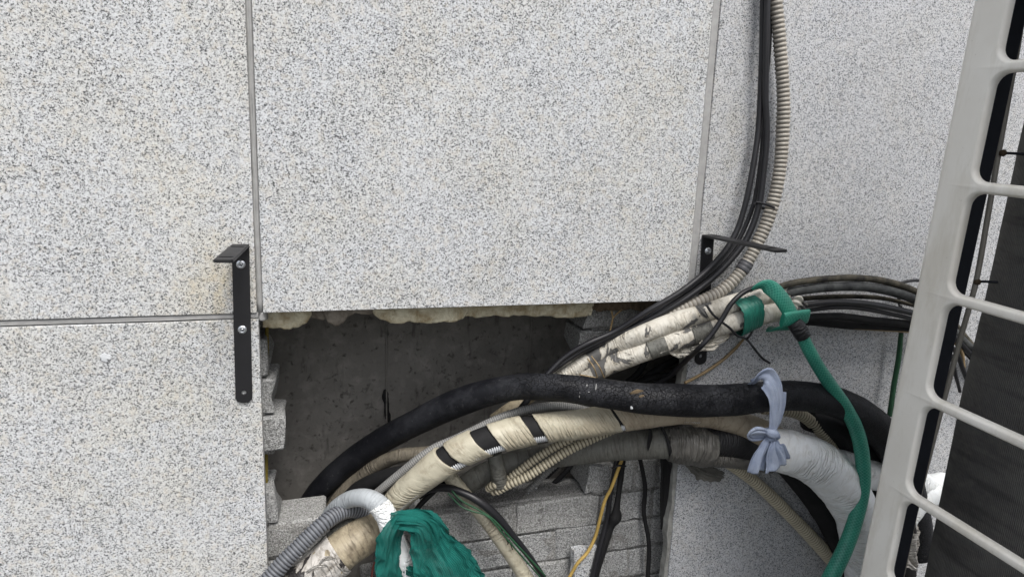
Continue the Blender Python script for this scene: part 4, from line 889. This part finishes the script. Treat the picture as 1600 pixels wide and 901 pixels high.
# ------------------------------------------------------------------ air conditioner
ac0 = P(1446, 400, -.45)
AC = thing('air_conditioner', 'outdoor air conditioner with pale slotted grille and dark coil at the right edge', 'air conditioner', ac0)
def acbm(name, bm, mat, smooth=False, label=None, parent=None):
    return bmobj(name, bm, mat, parent or AC, smooth, False, label)
def grille():
    bm = bmesh.new(); pit = .170; z00 = .285+pit*1; ysp = [-.05, -.40, -.424, -.774]
    Rr = .020; BT = .017
    def rr(y0, y1, z0, z1, r, n=6):
        pts = []
        for (cy, cz, a0) in ((y1-r, z1-r, 0), (y0+r, z1-r, 90), (y0+r, z0+r, 180), (y1-r, z0+r, 270)):
            for i in range(n+1):
                a = math.radians(a0+90*i/n); pts.append((cy+r*math.cos(a), cz+r*math.sin(a)))
        return pts
    def rect(y0, y1, z0, z1, n=6):
        pts = []
        for (cy, cz) in ((y1, z1), (y0, z1), (y0, z0), (y1, z0)):
            pts += [(cy, cz)]*(n+1)
        return pts
    rows_ = range(0, 10)
    ymid = [(-.05, -.41), (-.434, -.774)]
    cols = [(-.40, -.05), (-.774, -.424)]
    zs = [z00-pit*k for k in rows_]
    ztop = zs[0]+.05; zbot = zs[-1]-.05
    for ci, (y0, y1) in enumerate(cols):
        oy0 = -.412 if ci == 0 else -.824; oy1 = 0. if ci == 0 else -.412
        for k in range(len(zs)-1):
            zt, zb = zs[k]-BT/2, zs[k+1]+BT/2
            ot = zs[k] if k else ztop; ob_ = zs[k+1] if k < len(zs)-2 else zbot
            loops = []
            for (pts, x) in ((rect(oy0, oy1, ob_, ot), 0.), (rr(y0-.006, y1+.006, zb-.005, zt+.005, Rr+.005), 0.), (rr(y0-.003, y1+.003, zb-.003, zt+.003, Rr+.003), .0012), (rr(y0-.0008, y1+.0008, zb-.0008, zt+.0008, Rr+.0008), .0045), (rr(y0, y1, zb, zt, Rr), .009), (rr(y0, y1, zb, zt, Rr), .012), (rr(y0-.004, y1+.004, zb-.004, zt+.004, Rr+.004), .012)):
                loops.append([bm.verts.new((x, p[0], p[1])) for p in pts])
            N_ = len(loops[0])
            for A, B in zip(loops, loops[1:]):
                for i in range(N_):
                    j = (i+1) % N_
                    vs = [A[i], A[j], B[j], B[i]]
                    if (A[i].co-A[j].co).length < 1e-6: vs = [A[i], B[j], B[i]]
                    try: bm.faces.new(vs)
                    except ValueError: pass
    bmesh.ops.remove_doubles(bm, verts=bm.verts, dist=1e-5)
    # rounded outer edge, turning back
    prev = None
    for (x, y) in ((0., 0.), (.0012, .0034), (.005, .006), (.011, .007), (.020, .007), (.020, .003)):
        a = bm.verts.new((x, y, zbot)); b = bm.verts.new((x, y, ztop))
        if prev: bm.faces.new((prev[0], a, b, prev[1]))
        prev = (a, b)
    return bm, ztop, zbot
bm, ztop, zbot = grille()
bmesh.ops.recalc_face_normals(bm, faces=bm.faces)
me = bpy.data.meshes.new('side_grille'); bm.to_mesh(me); bm.free()
gr = link('side_grille', me, M_frame, AC, False, False); autosmooth(gr, 55)
bm = bmesh.new(); addbox(bm, (.0205, -.0075, zbot), (.093, -.0015, ztop), .001); addbox(bm, (.0125, -.040, zbot), (.0204, -.0015, ztop), .001)
acbm('corner_post', bm, M_post)
# rod and its short ties
ac_m = Matrix.Translation(ac0) @ Matrix.Rotation(math.radians(2.6), 4, 'X')
inv = ac_m.inverted()
def acp(px_, py_, X):      # local point on the plane x = X of the unit seen at a photo pixel
    o = inv @ CAM; d = (inv.to_3x3() @ ray(px_, py_)); return o+d*((X-o.x)/d.x)
AC.rotation_euler = (math.radians(2.6), 0, 0)
rod = [acp(a, b, .098) for a, b in ((1604, -30), (1592, 60), (1560, 240), (1543, 340), (1525, 440), (1503, 520), (1480, 605), (1455, 700), (1430, 800), (1408, 905), (1385, 1000))]
def actube(name, pts, r, mat, seg=12, **kw):
    o = tube(name, (pts, [r]*len(pts)), mat, None, seg, **kw); o.parent = AC; return o
actube('guard_rod', rod, .0042, M_rod)
def fin_edge(): return [acp(a, b, .13) for a, b in ((1565, 310), (1533, 457), (1498, 600), (1463, 770), (1437, 901))]
fe = fin_edge()
for a, b in ((1567, 239), (1527, 440), (1588, 15)):
    p0 = acp(a, b, .098); actube('rod_tie', [p0, p0+Vector((.016, -.0, 0)), p0+Vector((.04, -.008, .0))], .0022, M_post, 8)
    o = blob('rod_clip', (0, 0, 0), M_rust, None, (1, 1, 1), .0055, .2, 3, 2); o.location = p0; o.parent = AC
# coil: dark fin block behind the grille; its far edge leans as in the photograph
yE = [(p.z, p.y) for p in fe]
def yedge(z):
    q = sorted(yE)
    if z <= q[0][0]: a, b = q[0], q[1]
    elif z >= q[-1][0]: a, b = q[-2], q[-1]
    else:
        for a, b in zip(q, q[1:]):
            if a[0] <= z <= b[0]: break
    return a[1]+(b[1]-a[1])*(z-a[0])/(b[0]-a[0])
print('coil edge', [(round(a, 3), round(b, 3)) for a, b in yE])
ymean = sum(b for a, b in yE)/len(yE)
Zs = [zbot+.01+(ztop-zbot-.02)*i/60 for i in range(61)]
def ye(z): return max(-.06, min(.07, yedge(z)))
bm = bmesh.new(); NF_ = 230; pit = .0030
for z0, z1 in zip(Zs, Zs[1:]): pass
# fins: vertical ribs (real relief), bent slightly
xs0 = .130
cols_ = []
for i in range(NF_*2+1):
    for kind in (0, 1):
        pass
verts = []; faces = []; nz = len(Zs)
k = 0
prof = []
for i in range(NF_):
    y = -i*pit
    prof += [(y, 0.), (y-pit*.55, 0.), (y-pit*.60, .0022), (y-pit*.95, .0022)]
prof += [(-NF_*pit, 0.)]
for j, z in enumerate(Zs):
    e = ye(z)
    for (y, dx) in prof:
        w = .0016*noise.noise(Vector((0, y*7, z*9)))+.0012*noise.noise(Vector((3, y*24, z*30)))
        verts.append((xs0+dx+w+(.012*math.exp(y*60)), y+e+.0012*noise.noise(Vector((5, y*8, z*14))), z))
npf = len(prof)
for j in range(nz-1):
    for i in range(npf-1):
        a = j*npf+i; faces.append((a, a+1, a+npf+1, a+npf))
me = bpy.data.meshes.new('coil_fins'); me.from_pydata(verts, [], faces)
o = link('coil_fins', me, M_coil, AC, False, False); o['kind'] = 'stuff'
vs = []; fs = []
for j, z in enumerate(Zs):
    e = ye(z); vs += [(xs0+.012, e, z), (xs0+.05, e-.004, z)]
for j in range(nz-1): fs.append((2*j, 2*j+1, 2*j+3, 2*j+2))
me = bpy.data.meshes.new('coil_side'); me.from_pydata(vs, [], fs); link('coil_end_plate', me, M_post, AC, False, False)
# cabinet: front, far side, top and base, coil backing
bm = bmesh.new()
addbox(bm, (.19, -.83, zbot), (.62, -.10, ztop), .004)
acbm('cabinet', bm, M_cab)
bm = bmesh.new(); addbox(bm, (-.006, -.84, ztop+.0015), (.63, .012, ztop+.05), .005); acbm('top_cover', bm, M_cab)
bm = bmesh.new(); addbox(bm, (-.004, -.836, zbot-.07), (.626, .010, zbot-.0015), .005); acbm('base_tray', bm, M_cab)
bm = bmesh.new(); addbox(bm, (.002, -.838, zbot), (.188, -.826, ztop), .002); acbm('front_panel', bm, M_cab)
for yy in (-.72, -.12):
    bm = bmesh.new(); addbox(bm, (.03, yy-.03, -ac0.z-.03), (.6, yy+.03, zbot-.0715), .003); acbm('support_foot', bm, M_post)
